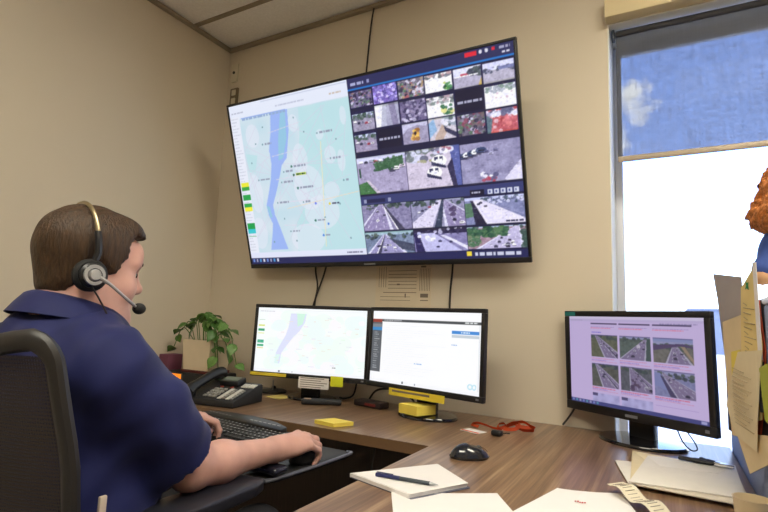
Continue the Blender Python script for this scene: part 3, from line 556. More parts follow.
def screen_mesh(name, cv, w, h, y, parent, strength, zoff=0.):
    """flat screen: a fine grid whose vertices carry the picture, lit from behind"""
    a = np.clip(cv.a, 0, 255)/255
    k = np.pad(a, ((1, 1), (1, 1), (0, 0)), 'edge'); a = (k[1:-1, 1:-1]*4+k[:-2, 1:-1]+k[2:, 1:-1]+k[1:-1, :-2]+k[1:-1, 2:])/8
    H, W_ = a.shape[:2]
    xs_ = np.linspace(-w/2, w/2, W_); zs = np.linspace(h, 0, H)
    V = np.zeros((H, W_, 3)); V[..., 0] = xs_[None]; V[..., 1] = y; V[..., 2] = zs[:, None]+zoff
    I = np.arange(H*W_).reshape(H, W_); F = np.stack([I[1:, :-1], I[1:, 1:], I[:-1, 1:], I[:-1, :-1]], -1).reshape(-1, 4)
    me = npmesh(name, V.reshape(-1, 3), F)
    lin = np.where(a <= .04045, a/12.92, ((a+.055)/1.055)**2.4)
    at = me.color_attributes.new('picture', 'FLOAT_COLOR', 'POINT')
    at.data.foreach_set('color', np.concatenate([lin.reshape(-1, 3), np.ones((H*W_, 1))], 1).astype(np.float32).ravel())
    m = bpy.data.materials.new('lit_screen'); m.use_nodes = True; t = m.node_tree; p = t.nodes['Principled BSDF']
    va = nd(t, 'ShaderNodeVertexColor', layer_name='picture'); t.links.new(va.outputs[0], p.inputs['Emission Color']); p.inputs['Emission Strength'].default_value = strength
    p.inputs['Base Color'].default_value = (.012, .012, .014, 1); p.inputs['Roughness'].default_value = .38; p.inputs['Specular IOR Level'].default_value = .3
    return link(name, me, m, parent, smooth=False)
m_blk = mat('black_plastic', srgb(26, 26, 29), .38, noise=.1, nscale=30)
m_blkm = mat('matt_black_plastic', srgb(30, 30, 33), .6, noise=.1, nscale=40, bump=.2, bscale=900)
m_gloss = mat('glossy_black_plastic', srgb(18, 18, 22), .08, coat=.5)

# ------------------------------------------------------------------ wall television
TVW, TVH = 1.45, .834
tv = thing('wall_television', 'large wall-mounted television showing a map and a wall of camera pictures', 'television', (-1.17, 1.956, 1.338), (.317, 0, 0))
f = MB(); bz = .011
f.b2((-TVW/2, 0, 0), (TVW/2, .02, .022), .002); f.b2((-TVW/2, 0, TVH-bz), (TVW/2, .02, TVH), .002); f.b2((-TVW/2, 0, .022), (-TVW/2+bz, .02, TVH-bz), .002); f.b2((TVW/2-bz, 0, .022), (TVW/2, .02, TVH-bz), .002)
f.build('bezel', m_blk, tv)
MB().b2((-TVW/2+.004, .006, .004), (TVW/2-.004, .03, TVH-.004), .004).build('back_panel', m_blkm, tv)
MB().b2((-.45, .0305, .03), (.45, .052, .45), .01).build('electronics_housing', m_blkm, tv)
MB().b2((-.03, -.0008, .005), (.03, .003, .013)).build('brand_mark', mat('grey_print', srgb(120, 122, 130), .5), tv)
screen_mesh('screen', draw_tv(), TVW-2*bz, TVH-.022-bz, .003, tv, .98, .022)
mt = thing('wall_mount', 'black tilting steel bracket behind the television', 'bracket', (-1.17, YB-.001, 1.6))
MB().b2((-.3, -.02, -.2), (.3, 0, .2), .003).build('wall_plate', m_blkm, mt)
for sx in (-.2, .2): MB().tube([(sx, -.015, .12), (sx, -.155, .12)], .015, 8).build('arm', m_blkm, mt)

# ------------------------------------------------------------------ desk monitors
def monitor(label, loc, yaw, tilt, w, h, zb, canvas, strength, base, bz=.016, chin=.022, slim=False, group=None):
    t = thing('computer_monitor', label, 'monitor', loc, (0, 0, yaw), group)
    R = Matrix.Translation((0, 0, zb)) @ Matrix.Rotation(tilt, 4, 'X')
    f = MB()
    for a, b_ in (((-w/2, 0, 0), (w/2, .022, chin)), ((-w/2, 0, h-bz), (w/2, .022, h)), ((-w/2, 0, chin), (-w/2+bz, .022, h-bz)), ((w/2-bz, 0, chin), (w/2, .022, h-bz))): f.b2(a, b_, .0025, M=R)
    f.build('bezel', m_gloss if slim else m_blk, t)
    sm = screen_mesh('screen', canvas, w-2*bz, h-chin-bz, 0, t, strength); sm.matrix_local = R @ Matrix.Translation((0, .004, chin))
    bk = MB(); bk.b2((-w/2+.004, .012, .004), (w/2-.004, .032, h-.004), .006, M=R); bk.b2((-w*.34, .0325, h*.2), (w*.34, .05, h*.8), .012, M=R); bk.build('back_shell', m_blkm, t)
    nk = MB(); nk.prism([(-.045, .045), (.045, .045), (.035, .085), (-.035, .085)], .012, zb+h*.45, .004); nk.build('stand_neck', m_blk, t)
    MB().box((0, .055, zb+h*.45), (.1, .03, .09), .006).build('stand_bracket', m_blkm, t)
    bs = MB(); rx, ry, cy = base
    bs.lathe([(0, 0), (1, 0), (1, .006), (.97, .011), (.3, .016), (0, .016)], 48)
    for v in bs.bm.verts: v.co.x *= rx; v.co.y = v.co.y*ry+cy
    bs.build('stand_base', m_gloss, t)
    MB().b2((w/2-bz-.012, -.0006, chin*.35), (w/2-bz, .001, chin*.65), M=R).build('power_button', mat('grey_print', srgb(120, 122, 130), .5), t)
    return t, R
G_MON = 'twin desk monitors under the television'
MON1, R1 = monitor('left of the two monitors under the television, showing a pale map', (-1.398, 1.83, HD), .206, -.03, .57, .328, .091, draw_map_small(), 1.02, (.115, .085, .07), group=G_MON)
MON2, R2 = monitor('right of the two monitors under the television, showing a white form page', (-.836, 1.80, HD), -.247, -.03, .57, .328, .092, draw_form(), 1.02, (.125, .10, .06), group=G_MON)
MON3, R3 = monitor('black monitor by the window showing six highway camera pictures', (-.106, 1.874, HD), -.571, .03, .53, .356, .072, draw_cams(), .86, (.14, .115, .05), bz=.02, chin=.03)
b = MB(); b.b2((-.262, -.0012, .338), (-.215, .0006, .352), M=R3); b.build('corner_sticker', mat('teal_sticker', srgb(30, 120, 120), .4), MON3)
b = MB(); b.b2((-.022, -.0008, .010), (.022, .001, .019), M=R3); b.build('brand_mark', mat('grey_print', srgb(120, 122, 130), .5), MON3)
# ------------------------------------------------------------------ things on the wall
m_cream = mat('cream_plastic', srgb(214, 204, 180), .5, noise=.04)
m_cable = mat('black_cable', srgb(38, 34, 32), .5)
m_paper = mat('white_paper', srgb(232, 228, 226), .8, spec=.2, noise=.02, nscale=12, bump=.1, bscale=60)
m_ink = mat('dark_print', srgb(120, 108, 96), .8); m_ink2 = mat('faint_print', srgb(176, 156, 116), .8)
wp = thing('wall_box', 'cream surface-mounted wall box near the ceiling corner', 'wall box', (-2.229, YB, 2.537))
MB().box((0, -.008, 0), (.05, .015, .115), .004).build('cover', m_cream, wp)
MB().cyl((0, -.019, 0), .009, .004, 12, axis='y').build('jack', m_cable, wp)
wo_ = thing('power_outlet', 'small double wall outlet at the upper left corner of the television', 'outlet', (-2.222, YB, 2.385))
MB().box((0, -.006, 0), (.062, .011, .11), .003).build('plate', mat('grey_plate', srgb(120, 104, 80), .5), wo_)
for sz in (-.026, .026): MB().box((0, -.0125, sz), (.032, .003, .034), .003).build('socket', m_cream, wo_)
no = thing('paper_notice', 'printed paper notice taped to the wall under the television', 'notice', (-1.046, YB-.002, 1.158))
MB().b2((-.142, -.001, 0), (.142, .001, .2)).build('sheet', mat('notice_paper', srgb(214, 198, 172), .8, noise=.03), no, smooth=False)
b = MB()
for k in range(6): b.b2((-.075, -.0016, .085+.016*k), (.07, -.0011, .0875+.016*k))
for k in range(7): b.b2((.085+.008*k, -.0016, .075), (.087+.008*k, -.0011, .175))
for k in range(4): b.b2((-.125+.012*k, -.0016, .09), (-.123+.012*k, -.0011, .185))
b.b2((-.10, -.0016, .065), (.07, -.0011, .068)); b.b2((-.115, -.0016, .03), (.04, -.0011, .032)); b.b2((-.115, -.0016, .046), (.04, -.0011, .048)); b.b2((.09, -.0016, .045), (.128, -.0011, .062)); b.b2((.09, -.0016, .03), (.128, -.0011, .034)); b.b2((-.03, -.0016, .1), (-.015, -.0011, .107)); b.b2((.012, -.0016, .044), (.018, -.0011, .062)); b.b2((.09, -.0016, .18), (.115, -.0011, .188))
b.build('printed_table', m_ink, no, smooth=False)
def cable(label, pts, r=.003, n=8, name='cable', group=None):
    o = MB().tube(smoothpath(pts, 6), r, n).build(name, m_cable); return tag(o, label, 'cable', group)
cable('thin dark cable hanging from the ceiling down to the top of the television', [(-1.262, 2.035, 2.678), (-1.278, 2.042, 2.6), (-1.29, 2.045, 2.45), (-1.30, 2.045, 2.2), (-1.29, 2.045, 2.0)], .0042)
cable('left cable of the crossing pair below the television', [(-1.545, 2.042, 1.42), (-1.54, 2.042, 1.33), (-1.522, 2.042, 1.25), (-1.534, 2.042, 1.15), (-1.52, 2.042, .95)], .0045, group='cables dropping behind the left monitor')
cable('right cable of the crossing pair below the television', [(-1.458, 2.03, 1.42), (-1.475, 2.03, 1.32), (-1.518, 2.03, 1.2), (-1.538, 2.03, 1.12), (-1.54, 2.03, .95)], .0045, group='cables dropping behind the left monitor')
cable('single cable running down the wall behind the right form-page monitor', [(-.80, 2.042, 1.42), (-.803, 2.042, 1.33), (-.812, 2.042, 1.2), (-.81, 2.042, .95)], .0045)
cable('black cord with a plug at the left edge of the window monitor', [(-.29, 2.03, .84), (-.305, 2.032, .80), (-.325, 2.03, .765), (-.345, 2.02, .737)], .0035)
cable('loop of thin black cable below the right corner of the window monitor', [(.02, 1.86, .80), (.035, 1.84, .765), (.055, 1.83, .745), (.072, 1.845, .745), (.068, 1.87, .76), (.04, 1.89, .80)], .002)
cable('tangled cable lying behind the left map monitor', [(-1.32, 1.99, .735), (-1.28, 1.97, .737), (-1.24, 1.98, .76), (-1.23, 1.99, .85), (-1.24, 2.0, .95)], .004)
cable('cable arching behind the right form-page monitor', [(-1.17, 1.99, .737), (-1.12, 1.985, .79), (-1.02, 1.98, .80), (-.95, 1.98, .77), (-.93, 2.0, .737)], .0045)
cable('thin cable hanging below the keyboard tray', [(-.83, 1.47, .69), (-.835, 1.45, .60), (-.86, 1.42, .5), (-.93, 1.40, .38)], .003)

# ------------------------------------------------------------------ sticky notes and labels
m_yel = mat('yellow_note', srgb(238, 216, 92), .8, noise=.04); m_neon = mat('neon_note', srgb(222, 226, 40), .7, noise=.04); m_pale = mat('pale_yellow_note', srgb(226, 206, 120), .8, noise=.04)
m_strip = mat('yellow_label_tape', srgb(232, 208, 60), .6, noise=.05)
def on_mon(name, label, cat, MON, R, a, b_, m, lines=None):
    t = thing(name, label, cat, MON.matrix_basis.to_translation()); t.matrix_basis = MON.matrix_basis
    MB().b2(a, b_, M=R).build('sheet', m, t, smooth=False)
    if lines:
        q = MB(); n = lines; w = b_[0]-a[0]; h = b_[2]-a[2]
        for k in range(n): z = a[2]+h*(k+.6)/(n+.2); q.b2((a[0]+w*.06, a[1]-.0004, z), (a[0]+w*(.75+.2*((k*7) % 3)/2), a[1]-.0001, z+h*.28/n), M=R)
        q.build('print', m_ink, t, smooth=False)
    return t
on_mon('label_strip', 'yellow label strip along the lower left bezel of the map monitor', 'label', MON1, R1, (-.283, -.0016, .004), (-.10, -.0004, .018), m_strip)
on_mon('label_card', 'white printed card stuck below the screen of the map monitor', 'card', MON1, R1, (-.035, -.0022, -.036), (.11, -.0008, .012), m_paper, 5)
on_mon('sticky_note', 'neon yellow note stuck under the screen of the map monitor', 'sticky note', MON1, R1, (.118, -.0026, -.02), (.176, -.0012, .024), m_neon)
on_mon('label_strip', 'long yellow printed strip under the form-page monitor', 'label', MON2, R2, (-.15, -.0026, -.022), (.125, -.0012, .006), m_strip, 1)
def note(label, quad, z0, z1, m, name='sticky_note', cat='sticky note', group=None, bev=0.):
    c = [sum(p[0] for p in quad)/len(quad), sum(p[1] for p in quad)/len(quad)]
    o = MB().prism([(x-c[0], y-c[1]) for x, y in quad], 0, z1-z0, bev).build(name, m, loc=(c[0], c[1], z0), smooth=False)
    return tag(o, label, cat, group)
note('loose pale yellow note on the desk before the map monitor', [(-1.60, 1.80), (-1.50, 1.78), (-1.49, 1.87), (-1.59, 1.90)], HD+.0005, HD+.0015, m_pale)
note('small yellow pad on the front edge of the desk', [(-1.075, 1.47), (-.985, 1.455), (-.95, 1.525), (-1.04, 1.54)], HD+.0005, HD+.013, m_yel, 'sticky_pad', 'sticky pad')
note('thick yellow note pad on the base of the form-page monitor', [(-.905, 1.775), (-.815, 1.745), (-.775, 1.83), (-.865, 1.86)], HD+.0175, HD+.052, m_yel, 'sticky_pad', 'sticky pad')
# small electronics around the monitor feet
o = MB().prism([(-.075, -.03), (.075, -.03), (.075, .03), (-.075, .03)], 0, .026, .005).build('usb_hub', mat('hub_plastic', srgb(40, 30, 32), .35), loc=(-1.10, 1.90, HD+.0005), rot=(0, 0, -.2)); tag(o, 'low black hub box between the two monitor feet', 'hub')
o2 = MB().box((.02, -.0305, .013), (.06, .0015, .01)).build('red_label', mat('red_label', srgb(110, 36, 34), .5), o); 
b = MB(); b.lathe([(0, 0), (.062, 0), (.062, .008), (.05, .014), (.012, .018), (.008, .03), (0, .03)], 28)
t = thing('speaker_stand', 'small round black stand on the desk left of the map monitor foot', 'stand', (-1.665, 1.93, HD+.0005)); b.build('base', m_blk, t)
MB().cyl((0.02, -.03, .012), .003, .05, 8).build('post', mat('steel', srgb(190, 190, 192), .3, metal=1.), t)
t = thing('handheld_radio', 'flat black handset lying under the map monitor', 'handset', (-1.285, 1.80, HD+.0005), (0, 0, .55))
MB().box((0, 0, .012), (.17, .05, .022), .008, 3).build('body', m_blkm, t); MB().box((-.06, -.005, .0235), (.03, .02, .003), .001).build('display', mat('tan_panel', srgb(170, 140, 110), .5), t)
# ------------------------------------------------------------------ desk phone
m_key = mat('grey_key', srgb(150, 148, 142), .5); m_lab = mat('white_key_label', srgb(206, 204, 196), .6)
ph = thing('desk_phone', 'black office desk phone with handset on its left side', 'phone', (-1.60, 1.46, HD+.0005), (0, 0, .17))
PX = Matrix(((0, 0, 1, 0), (1, 0, 0, 0), (0, 1, 0, 0), (0, 0, 0, 1)))
MB().prism([(0, 0), (.205, 0), (.205, .070), (.19, .076), (.004, .026), (0, .020)], -.125, .125, .004, M=PX).build('base', m_blkm, ph)
S = Matrix.Translation((0, .004, .0265)) @ Matrix.Rotation(math.atan2(.05, .186), 4, 'X')
MB().b2((-.045, .135, 0), (.05, .195, .022), .004, M=S).build('display_housing', m_blk, ph)
MB().b2((-.033, .146, .021), (.038, .186, .0232), M=S).build('display', mat('lcd_glass', srgb(120, 126, 118), .2), ph, smooth=False)
for k in range(12):
    x, y = -.04+.022*(k % 3), .022+.023*(k//3)
    MB().b2((x, y, -.001), (x+.017, y+.014, .005), .001, M=S).build('key', m_key, ph)
for k in range(2):
    MB().b2((.035+.04*k, .012, -.001), (.052+.04*k, .112, .003), .0005, M=S).build('label_strip', m_lab, ph)
    q = MB()
    for j in range(6): q.b2((.054+.04*k, .014+.016*j, -.001), (.068+.04*k, .025+.016*j, .004), .001, M=S)
    q.build('feature_keys', m_key, ph)
for k in range(2): MB().b2((.062+.032*k, .135, -.001), (.09+.032*k, .17, .004), .001, M=S).build('label_strip', m_lab, ph)
for k in range(2): MB().b2((-.03+.05*k, .119, -.001), (-.015+.05*k, .127, .004), .001, M=S).build('red_key', mat('red_key', srgb(150, 60, 50), .5), ph)
hs = MB(); hp = smoothpath([(-.088, -.012, .052), (-.088, .012, .066), (-.088, .06, .082), (-.088, .11, .098), (-.088, .165, .112), (-.088, .20, .112)], 5)
hs.tube([(p.x, p.y, p.z-.004) for p in hp], [.031-.009*math.sin(math.pi*i/(len(hp)-1)) for i in range(len(hp))], 14, flat=.8); H = hs.build('handset', m_blk, ph)
MB().cyl((-.088, .006, .030), .024, .03, 16).build('mouthpiece', m_blk, H); MB().cyl((-.088, .182, .080), .024, .03, 16).build('earpiece', m_blk, H)
cp = [(-.088+.008*math.cos(k*1.3), -.03-.0016*k, .046+.008*math.sin(k*1.3)-.0011*k) for k in range(30)]
MB().tube(cp, .0025, 6).build('coiled_cord', m_cable, ph)

# ------------------------------------------------------------------ planter on a dark power unit, in the corner
t = thing('power_unit', 'low black box with an orange lit display, under the planter', 'power unit', (-2.04, 1.80, HD+.0005))
MB().box((0, 0, .0375), (.32, .19, .075), .006).build('case', m_blkm, t)
MB().box((-.065, -.0955, .045), (.10, .002, .045)).build('display', mat('orange_display', srgb(240, 130, 30), .4, emit=(1, .30, .02, 1), estr=.75), t)
MB().box((-.065, -.0951, .045), (.13, .0015, .062)).build('display_frame', m_gloss, t)
o = MB().box((0, 0, .0065), (.19, .14, .013), .002).build('book', mat('dark_red_cover', srgb(92, 36, 34), .5), loc=(-2.0, 1.80, HD+.076)); tag(o, 'thin dark red book between the planter and the black power unit', 'book')
o = MB().box((0, 0, .075), (.07, .09, .15), .004).build('carton', mat('purple_card', srgb(112, 60, 82), .6, noise=.15, nscale=20), loc=(-2.235, 1.78, HD+.0005)); tag(o, 'small purple carton standing in the corner behind the man\'s arm', 'carton')
m_pot = mat('cream_pot', srgb(222, 206, 178), .55, noise=.03)
pl = thing('potted_pothos', 'trailing green pothos in a square cream planter', 'plant', (-2.0, 1.80, HD+.0895), (0, 0, .02))
b = MB(); hw0, hw1, PH = .083, .095, .145
def sq(h, z): return [(-h, -h*.75, z), (h, -h*.75, z), (h, h*.75, z), (-h, h*.75, z)]
rings = [sq(hw0, 0), sq(hw1, PH), sq(hw1-.007, PH), sq(hw1-.009, PH-.02)]
vv = [[b.bm.verts.new(p) for p in r_] for r_ in rings]
b.bm.faces.new(vv[0][::-1]); b.bm.faces.new(vv[-1])
for r0, r1 in zip(vv, vv[1:]):
    for k in range(4): b.bm.faces.new((r0[k], r0[(k+1) % 4], r1[(k+1) % 4], r1[k]))
b.build('pot', m_pot, pl, smooth=False)
MB().box((0, 0, PH-.013), (.165, .12, .008), .002).build('soil', mat('soil', srgb(60, 46, 36), .95, noise=.4, nscale=120), pl)
m_leaf = mat('pothos_leaf', srgb(70, 112, 46), .38, noise=.35, nscale=14, bump=.2, bscale=60); m_leaf2 = mat('pothos_leaf_light', srgb(96, 134, 62), .38, noise=.3, nscale=14)
m_stem = mat('pothos_stem', srgb(84, 118, 58), .5)
def leaf_mesh():
    g = MB(); wf = [0, .62, .92, 1.0, .92, .72, .45, .18, 0.]; n = len(wf)-1
    rows = []
    for i, w in enumerate(wf):
        t_ = i/n; rows.append([g.bm.verts.new((s*w*.36, t_-(.07*(1-abs(s)*0) if i == 0 else 0)+(-.10*abs(s) if i == 1 else 0), .10*abs(s)*w-.22*t_*t_+.0)) for s in ((-1, -.5, 0, .5, 1) if w > 0 else (0,))])
    for a, c in zip(rows, rows[1:]):
        if len(a) == 1: [g.bm.faces.new((a[0], c[k], c[k+1])) for k in range(4)]
        elif len(c) == 1: [g.bm.faces.new((a[k], a[k+1], c[0])) for k in range(4)]
        else: [g.bm.faces.new((a[k], a[k+1], c[k+1], c[k])) for k in range(4)]
    bmesh.ops.recalc_face_normals(g.bm, faces=g.bm.faces[:])
    bmesh.ops.solidify(g.bm, geom=g.bm.faces[:], thickness=.012)
    me = bpy.data.meshes.new('leaf'); g.bm.to_mesh(me); g.bm.free(); return me
LM = [leaf_mesh(), leaf_mesh()]; LM[0].materials.append(m_leaf); LM[1].materials.append(m_leaf2)
rl = random.Random(11)
# stems: (tip offset, where leaves sit, leaf size, droop)
STEMS = [((.0, 0, .25), 4), ((-.03, .02, .27), 4), ((.05, -.02, .25), 4), ((-.085, -.04, .22), 3), ((-.18, -.05, .10), 2), ((-.13, -.05, .19), 2), ((.11, -.03, .22), 3), ((.145, -.05, .16), 3), ((.135, -.07, .07), 3), ((.20, -.06, .10), 2), ((.26, -.06, .045), 2), ((.15, -.06, .0), 2), ((.03, .03, .22), 3), ((.09, .03, .19), 3), ((-.05, -.05, .2), 2), ((.17, -.03, .20), 2), ((.02, -.05, .19), 3), ((-.02, -.03, .26), 3), ((.07, -.04, .23), 3), ((.12, -.05, .12), 2), ((-.06, .0, .25), 3)]
for (tip, nl) in STEMS:
    base = Vector((max(-.06, min(.06, tip[0]*.5)), max(-.04, min(.04, tip[1]*.5)), PH-.012)); T = Vector(tip)
    mid = (base+T)/2+Vector((0, 0, .07+.3*max(0, .15-T.z)))
    if T.z < .12: mid = Vector((T.x*.72, T.y*.9, PH+.055))
    path = smoothpath([base, mid, T], 6); MB().tube(path, .0022, 5).build('stem', m_stem, pl)
    for k in range(nl):
        i = len(path)-1-int(k*(len(path)-3)/max(nl, 1)*.75); P = path[i]; sz = rl.uniform(.045, .066)*(1.1 if k == 0 else .95)
        me = LM[rl.randrange(2)]; lf = bpy.data.objects.new('leaf', me); COL.objects.link(lf); lf.parent = pl
        out = math.atan2(T.y-base.y+rl.uniform(-.06, .06), T.x-base.x+rl.uniform(-.05, .05))+rl.uniform(-.9, .9)*(1 if k else .4)
        lf.location = P; lf.rotation_euler = (rl.uniform(-1.1, -.1), rl.uniform(-.5, .5), out-math.pi/2); lf.scale = (sz*1.15, sz, sz)
for me in LM: me.polygons.foreach_set('use_smooth', [True]*len(me.polygons))

# ------------------------------------------------------------------ keyboard tray, keyboard, mouse
TZ = .70
m_tray = mat('tray_board', srgb(34, 32, 33), .5, noise=.1); m_edge = mat('tray_edge', srgb(120, 122, 134), .35, metal=.5)
tr_ = thing('keyboard_tray', 'black pull-out keyboard tray under the desk edge', 'keyboard tray', (-1.25, 1.175, TZ-.018))
MB().prism([(-.40, -.165), (.30, -.185), (.375, -.18), (.395, -.15), (.412, .14), (.392, .165), (-.40, .165)], 0, .016, .003).build('board', m_tray, tr_)
MB().tube(smoothpath([(.30, -.188, .012), (.37, -.185, .012), (.398, -.152, .012), (.415, .14, .012), (.395, .168, .012)], 5), .005, 8).build('edge_strip', m_edge, tr_)
MB().box((.05, .33, -.02), (.16, .42, .02), .004).build('arm', m_blkm, tr_); MB().box((.05, .5, .0), (.2, .12, .019), .003).build('bracket', m_blkm, tr_)
kb = thing('keyboard', 'black computer keyboard with wrist rest on the pull-out tray', 'keyboard', (-1.285, 1.265, TZ), (.05, 0, -.1))
def kp(x): return .012*math.cos(x*5)
MB().prism([(-.235, -.085), (-.15, -.093), (0, -.098), (.15, -.093), (.235, -.08), (.24, .06), (.22, .078), (-.22, .085), (-.24, .06)], .002, .022, .004).build('body', m_blkm, kb)
MB().prism([(-.21, .05), (.21, .046), (.20, .085), (.12, .115), (.0, .122), (-.12, .118), (-.2, .09)], .012, .036, .006).build('media_bar', m_blk, kb)
MB().prism([(-.235, -.087), (-.235, -.15), (-.1, -.168), (.02, -.168), (.06, -.15), (.06, -.099), (0, -.1), (-.15, -.096)], .001, .018, .005).build('wrist_rest', mat('black_foam', srgb(24, 23, 24), .8), kb)
ks = MB(); kl = MB()
for r_ in range(6):
    y = -.076+.0225*r_; x = -.226+.004*(r_ % 3)
    while x < .222:
        w = .0165
        if r_ == 0 and -.12 < x < -.02: w = .10
        if not (.068 < x+w/2 < .082 or .138 < x+w/2 < .150): ks.box((x+w/2, y+.008, .0245), (w, .017, .006), .0015, 1)
        if r_ > 0: kl.b2((x+w*.3, y+.006, .0276), (x+w*.6, y+.011, .0279))
        x += w+.0025
k_ = ks.build('keys', mat('key_plastic', srgb(34, 34, 36), .45), kb); k_['kind'] = 'stuff'
k_ = kl.build('key_letters', mat('key_print', srgb(176, 176, 176), .6), kb, smooth=False); k_['kind'] = 'stuff'
q = MB()
for k in range(7): q.b2((.03+.022*k, .075, .0362), (.044+.022*k, .079, .0368)); q.b2((-.19+.018*k, .075, .0362), (-.178+.018*k, .078, .0368))
q.build('media_keys', mat('key_print', srgb(176, 176, 176), .6), kb, smooth=False)
o = MB().box((0, 0, .011), (.10, .055, .02), .009, 3).build('wrist_pad', mat('gel_pad', srgb(30, 30, 42), .18, coat=.4), loc=(-.893, 1.027, TZ+.0005), rot=(0, 0, .05)); tag(o, 'glossy dark wrist pad on the front corner of the keyboard tray', 'wrist pad')
def mouse(label, loc, rz, m_body):
    t = thing('computer_mouse', label, 'mouse', loc, (0, 0, rz))
    b = MB(); nu, nv = 24, 10
    def fn(u, v):
        a = 2*math.pi*u; r = math.sin(math.pi/2*min(1, v*1.0))
        x = math.cos(a)*.033*(1-.10*math.sin(a)**2); y = math.sin(a)*.056
        h = (.037+.003*(-y/.056))*max(0, 1-r**2.4)**.62
        return (x*r, y*r-.003*(1-r), h)
    rings = [[b.bm.verts.new(fn(i/nu, max(j, .0)/nv)) for i in range(nu)] for j in range(1, nv+1)]
    top = b.bm.verts.new(fn(0, 0)); bot = [b.bm.verts.new((v.co.x*.94, v.co.y*.94, 0)) for v in rings[-1]]
    for v in rings[-1]: v.co.z = .007
    for i in range(nu): b.bm.faces.new((top, rings[0][i], rings[0][(i+1) % nu]))
    allr = rings+[bot]
    for A, B_ in zip(allr, allr[1:]):
        for i in range(nu): b.bm.faces.new((A[i], B_[i], B_[(i+1) % nu], A[(i+1) % nu]))
    b.bm.faces.new(bot[::-1]); b.build('shell', m_body, t)
    MB().cyl((-.0035, .026, .0255), .0085, .007, 14, axis='x').build('scroll_wheel', mat('grey_rubber', srgb(90, 92, 96), .5), t)
    MB().tube([(0, .036, .0285), (0, .044, .0235), (0, .050, .0175)], .0008, 5).build('button_seam', m_cable, t)
    return t
mouse('dark wireless mouse under the man\'s right hand on the tray', (-.882, 1.172, TZ+.0005), -.12, m_blkm)
mouse('glossy dark mouse lying alone on the right wing of the desk', (-.478, 1.372, HD+.0005), -.95, mat('dark_gloss_shell', srgb(34, 36, 44), .16, coat=.5))

# ------------------------------------------------------------------ papers and small things on the right wing of the desk
t = thing('note_pad', 'white paper pad with a pen across it, at the desk edge', 'note pad', (-.52, 1.09, HD+.0005))
Q = [(-.648, 1.035), (-.472, .985), (-.398, 1.13), (-.515, 1.232)]; Q = [(x+.52, y-1.09) for x, y in Q]
MB().prism(Q, 0, .009).build('pages', m_paper, t, smooth=False)
MB().prism([(x*.99+.004, y*.985) for x, y in Q], .0092, .0100).build('top_sheet', m_paper, t, smooth=False)
MB().prism([(x*1.015+.006, y*1.01-.002) for x, y in Q], -.0002, .0014).build('backing_board', mat('grey_board', srgb(90, 92, 110), .8), t, smooth=False)
pn = thing('pen', 'blue ballpoint pen resting on the white pad', 'pen', (-.585, 1.046, HD+.0155), (0, math.radians(90), .10))
m_pb = mat('pen_blue', srgb(38, 44, 96), .35); m_pg = mat('pen_grey', srgb(62, 70, 78), .45)
MB().lathe([(0, 0), (.0042, 0), (.0046, .004), (.0046, .058), (0, .058)], 12).build('cap', m_pb, pn)
MB().lathe([(0, .058), (.0042, .058), (.0042, .128), (0, .128)], 12).build('barrel', m_pg, pn)
MB().lathe([(0, .128), (.0040, .128), (.0028, .136), (.0008, .147), (0, .148)], 12).build('tip', mat('steel', srgb(190, 190, 192), .3, metal=1.), pn)
MB().box((-.0058, 0, .022), (.0014, .003, .04), .0005).build('clip', m_pb, pn)
def sheet(label, quad, z, m=None, th=.0006, name='paper_sheet', curl=0., group=None):
    c = [sum(p[0] for p in quad)/4, sum(p[1] for p in quad)/4]; A = [Vector((x-c[0], y-c[1], 0)) for x, y in quad]
    def fn(u, v):
        p = (A[0]*(1-u)+A[1]*u)*(1-v)+(A[3]*(1-u)+A[2]*u)*v; p.z = curl*((2*u-1)**2*.6+(2*v-1)**4*.4)+th; return p
    o = MB().grid(fn, 8, 8, th).build(name, m or m_paper, loc=(c[0], c[1], z)); return tag(o, label, 'paper', group)
sheet('white sheet at the bottom centre of the desk, nearest the note pad', [(-.44, .86), (-.245, 1.0), (-.328, 1.125), (-.518, .995)], HD+.0005, curl=.002)
sheet('left of the two overlapping sheets in front of the envelopes', [(-.30, .92), (-.13, .95), (-.165, 1.26), (-.225, 1.245)], HD+.0005, curl=.0015)
ps = sheet('right of the two overlapping sheets, partly under the receipt', [(-.20, .95), (-.01, 1.0), (-.095, 1.29), (-.17, 1.25)], HD+.0025, curl=.0015)
q = MB(); 
for k in range(5): q.box((-.055+.0045*k, .04+.002*math.sin(k*2), .0045), (.0032, .006+.002*(k % 2), .0004))
q.build('red_stamp', mat('red_ink', srgb(196, 70, 70), .8), ps, smooth=False)
rc = thing('receipt', 'curled printed receipt strip in front of the envelopes', 'receipt', (-.07, 1.20, HD+.006))
def rfn(u, v): return (-.055+.03*v+.10*u, .085-.012*v*0-.14*u+.04*v, .012*math.sin(math.pi*2*u)**2+.004+.010*(1-u)**3)
MB().grid(rfn, 14, 3, .0004).build('strip', mat('receipt_paper', srgb(224, 214, 190), .8), rc)
q = MB()
for k in range(16):
    u = .06+.055*k; a = Vector(rfn(u, .2)); c = Vector(rfn(u, .75)); q.tube([a+Vector((0, 0, .0006)), c+Vector((0, 0, .0006))], .0007, 4)
q.build('print', mat('receipt_print', srgb(160, 150, 136), .8), rc)
E5 = [(-.09, 1.34), (-.055, 1.66), (.06, 1.80), (.148, 1.70), (.150, 1.57), (.128, 1.345)]
m_env = [mat('manila_envelope', srgb(222, 212, 196), .75, noise=.04), mat('white_envelope', srgb(232, 226, 218), .75, noise=.03), mat('cream_envelope', srgb(226, 210, 172), .75, noise=.04)]
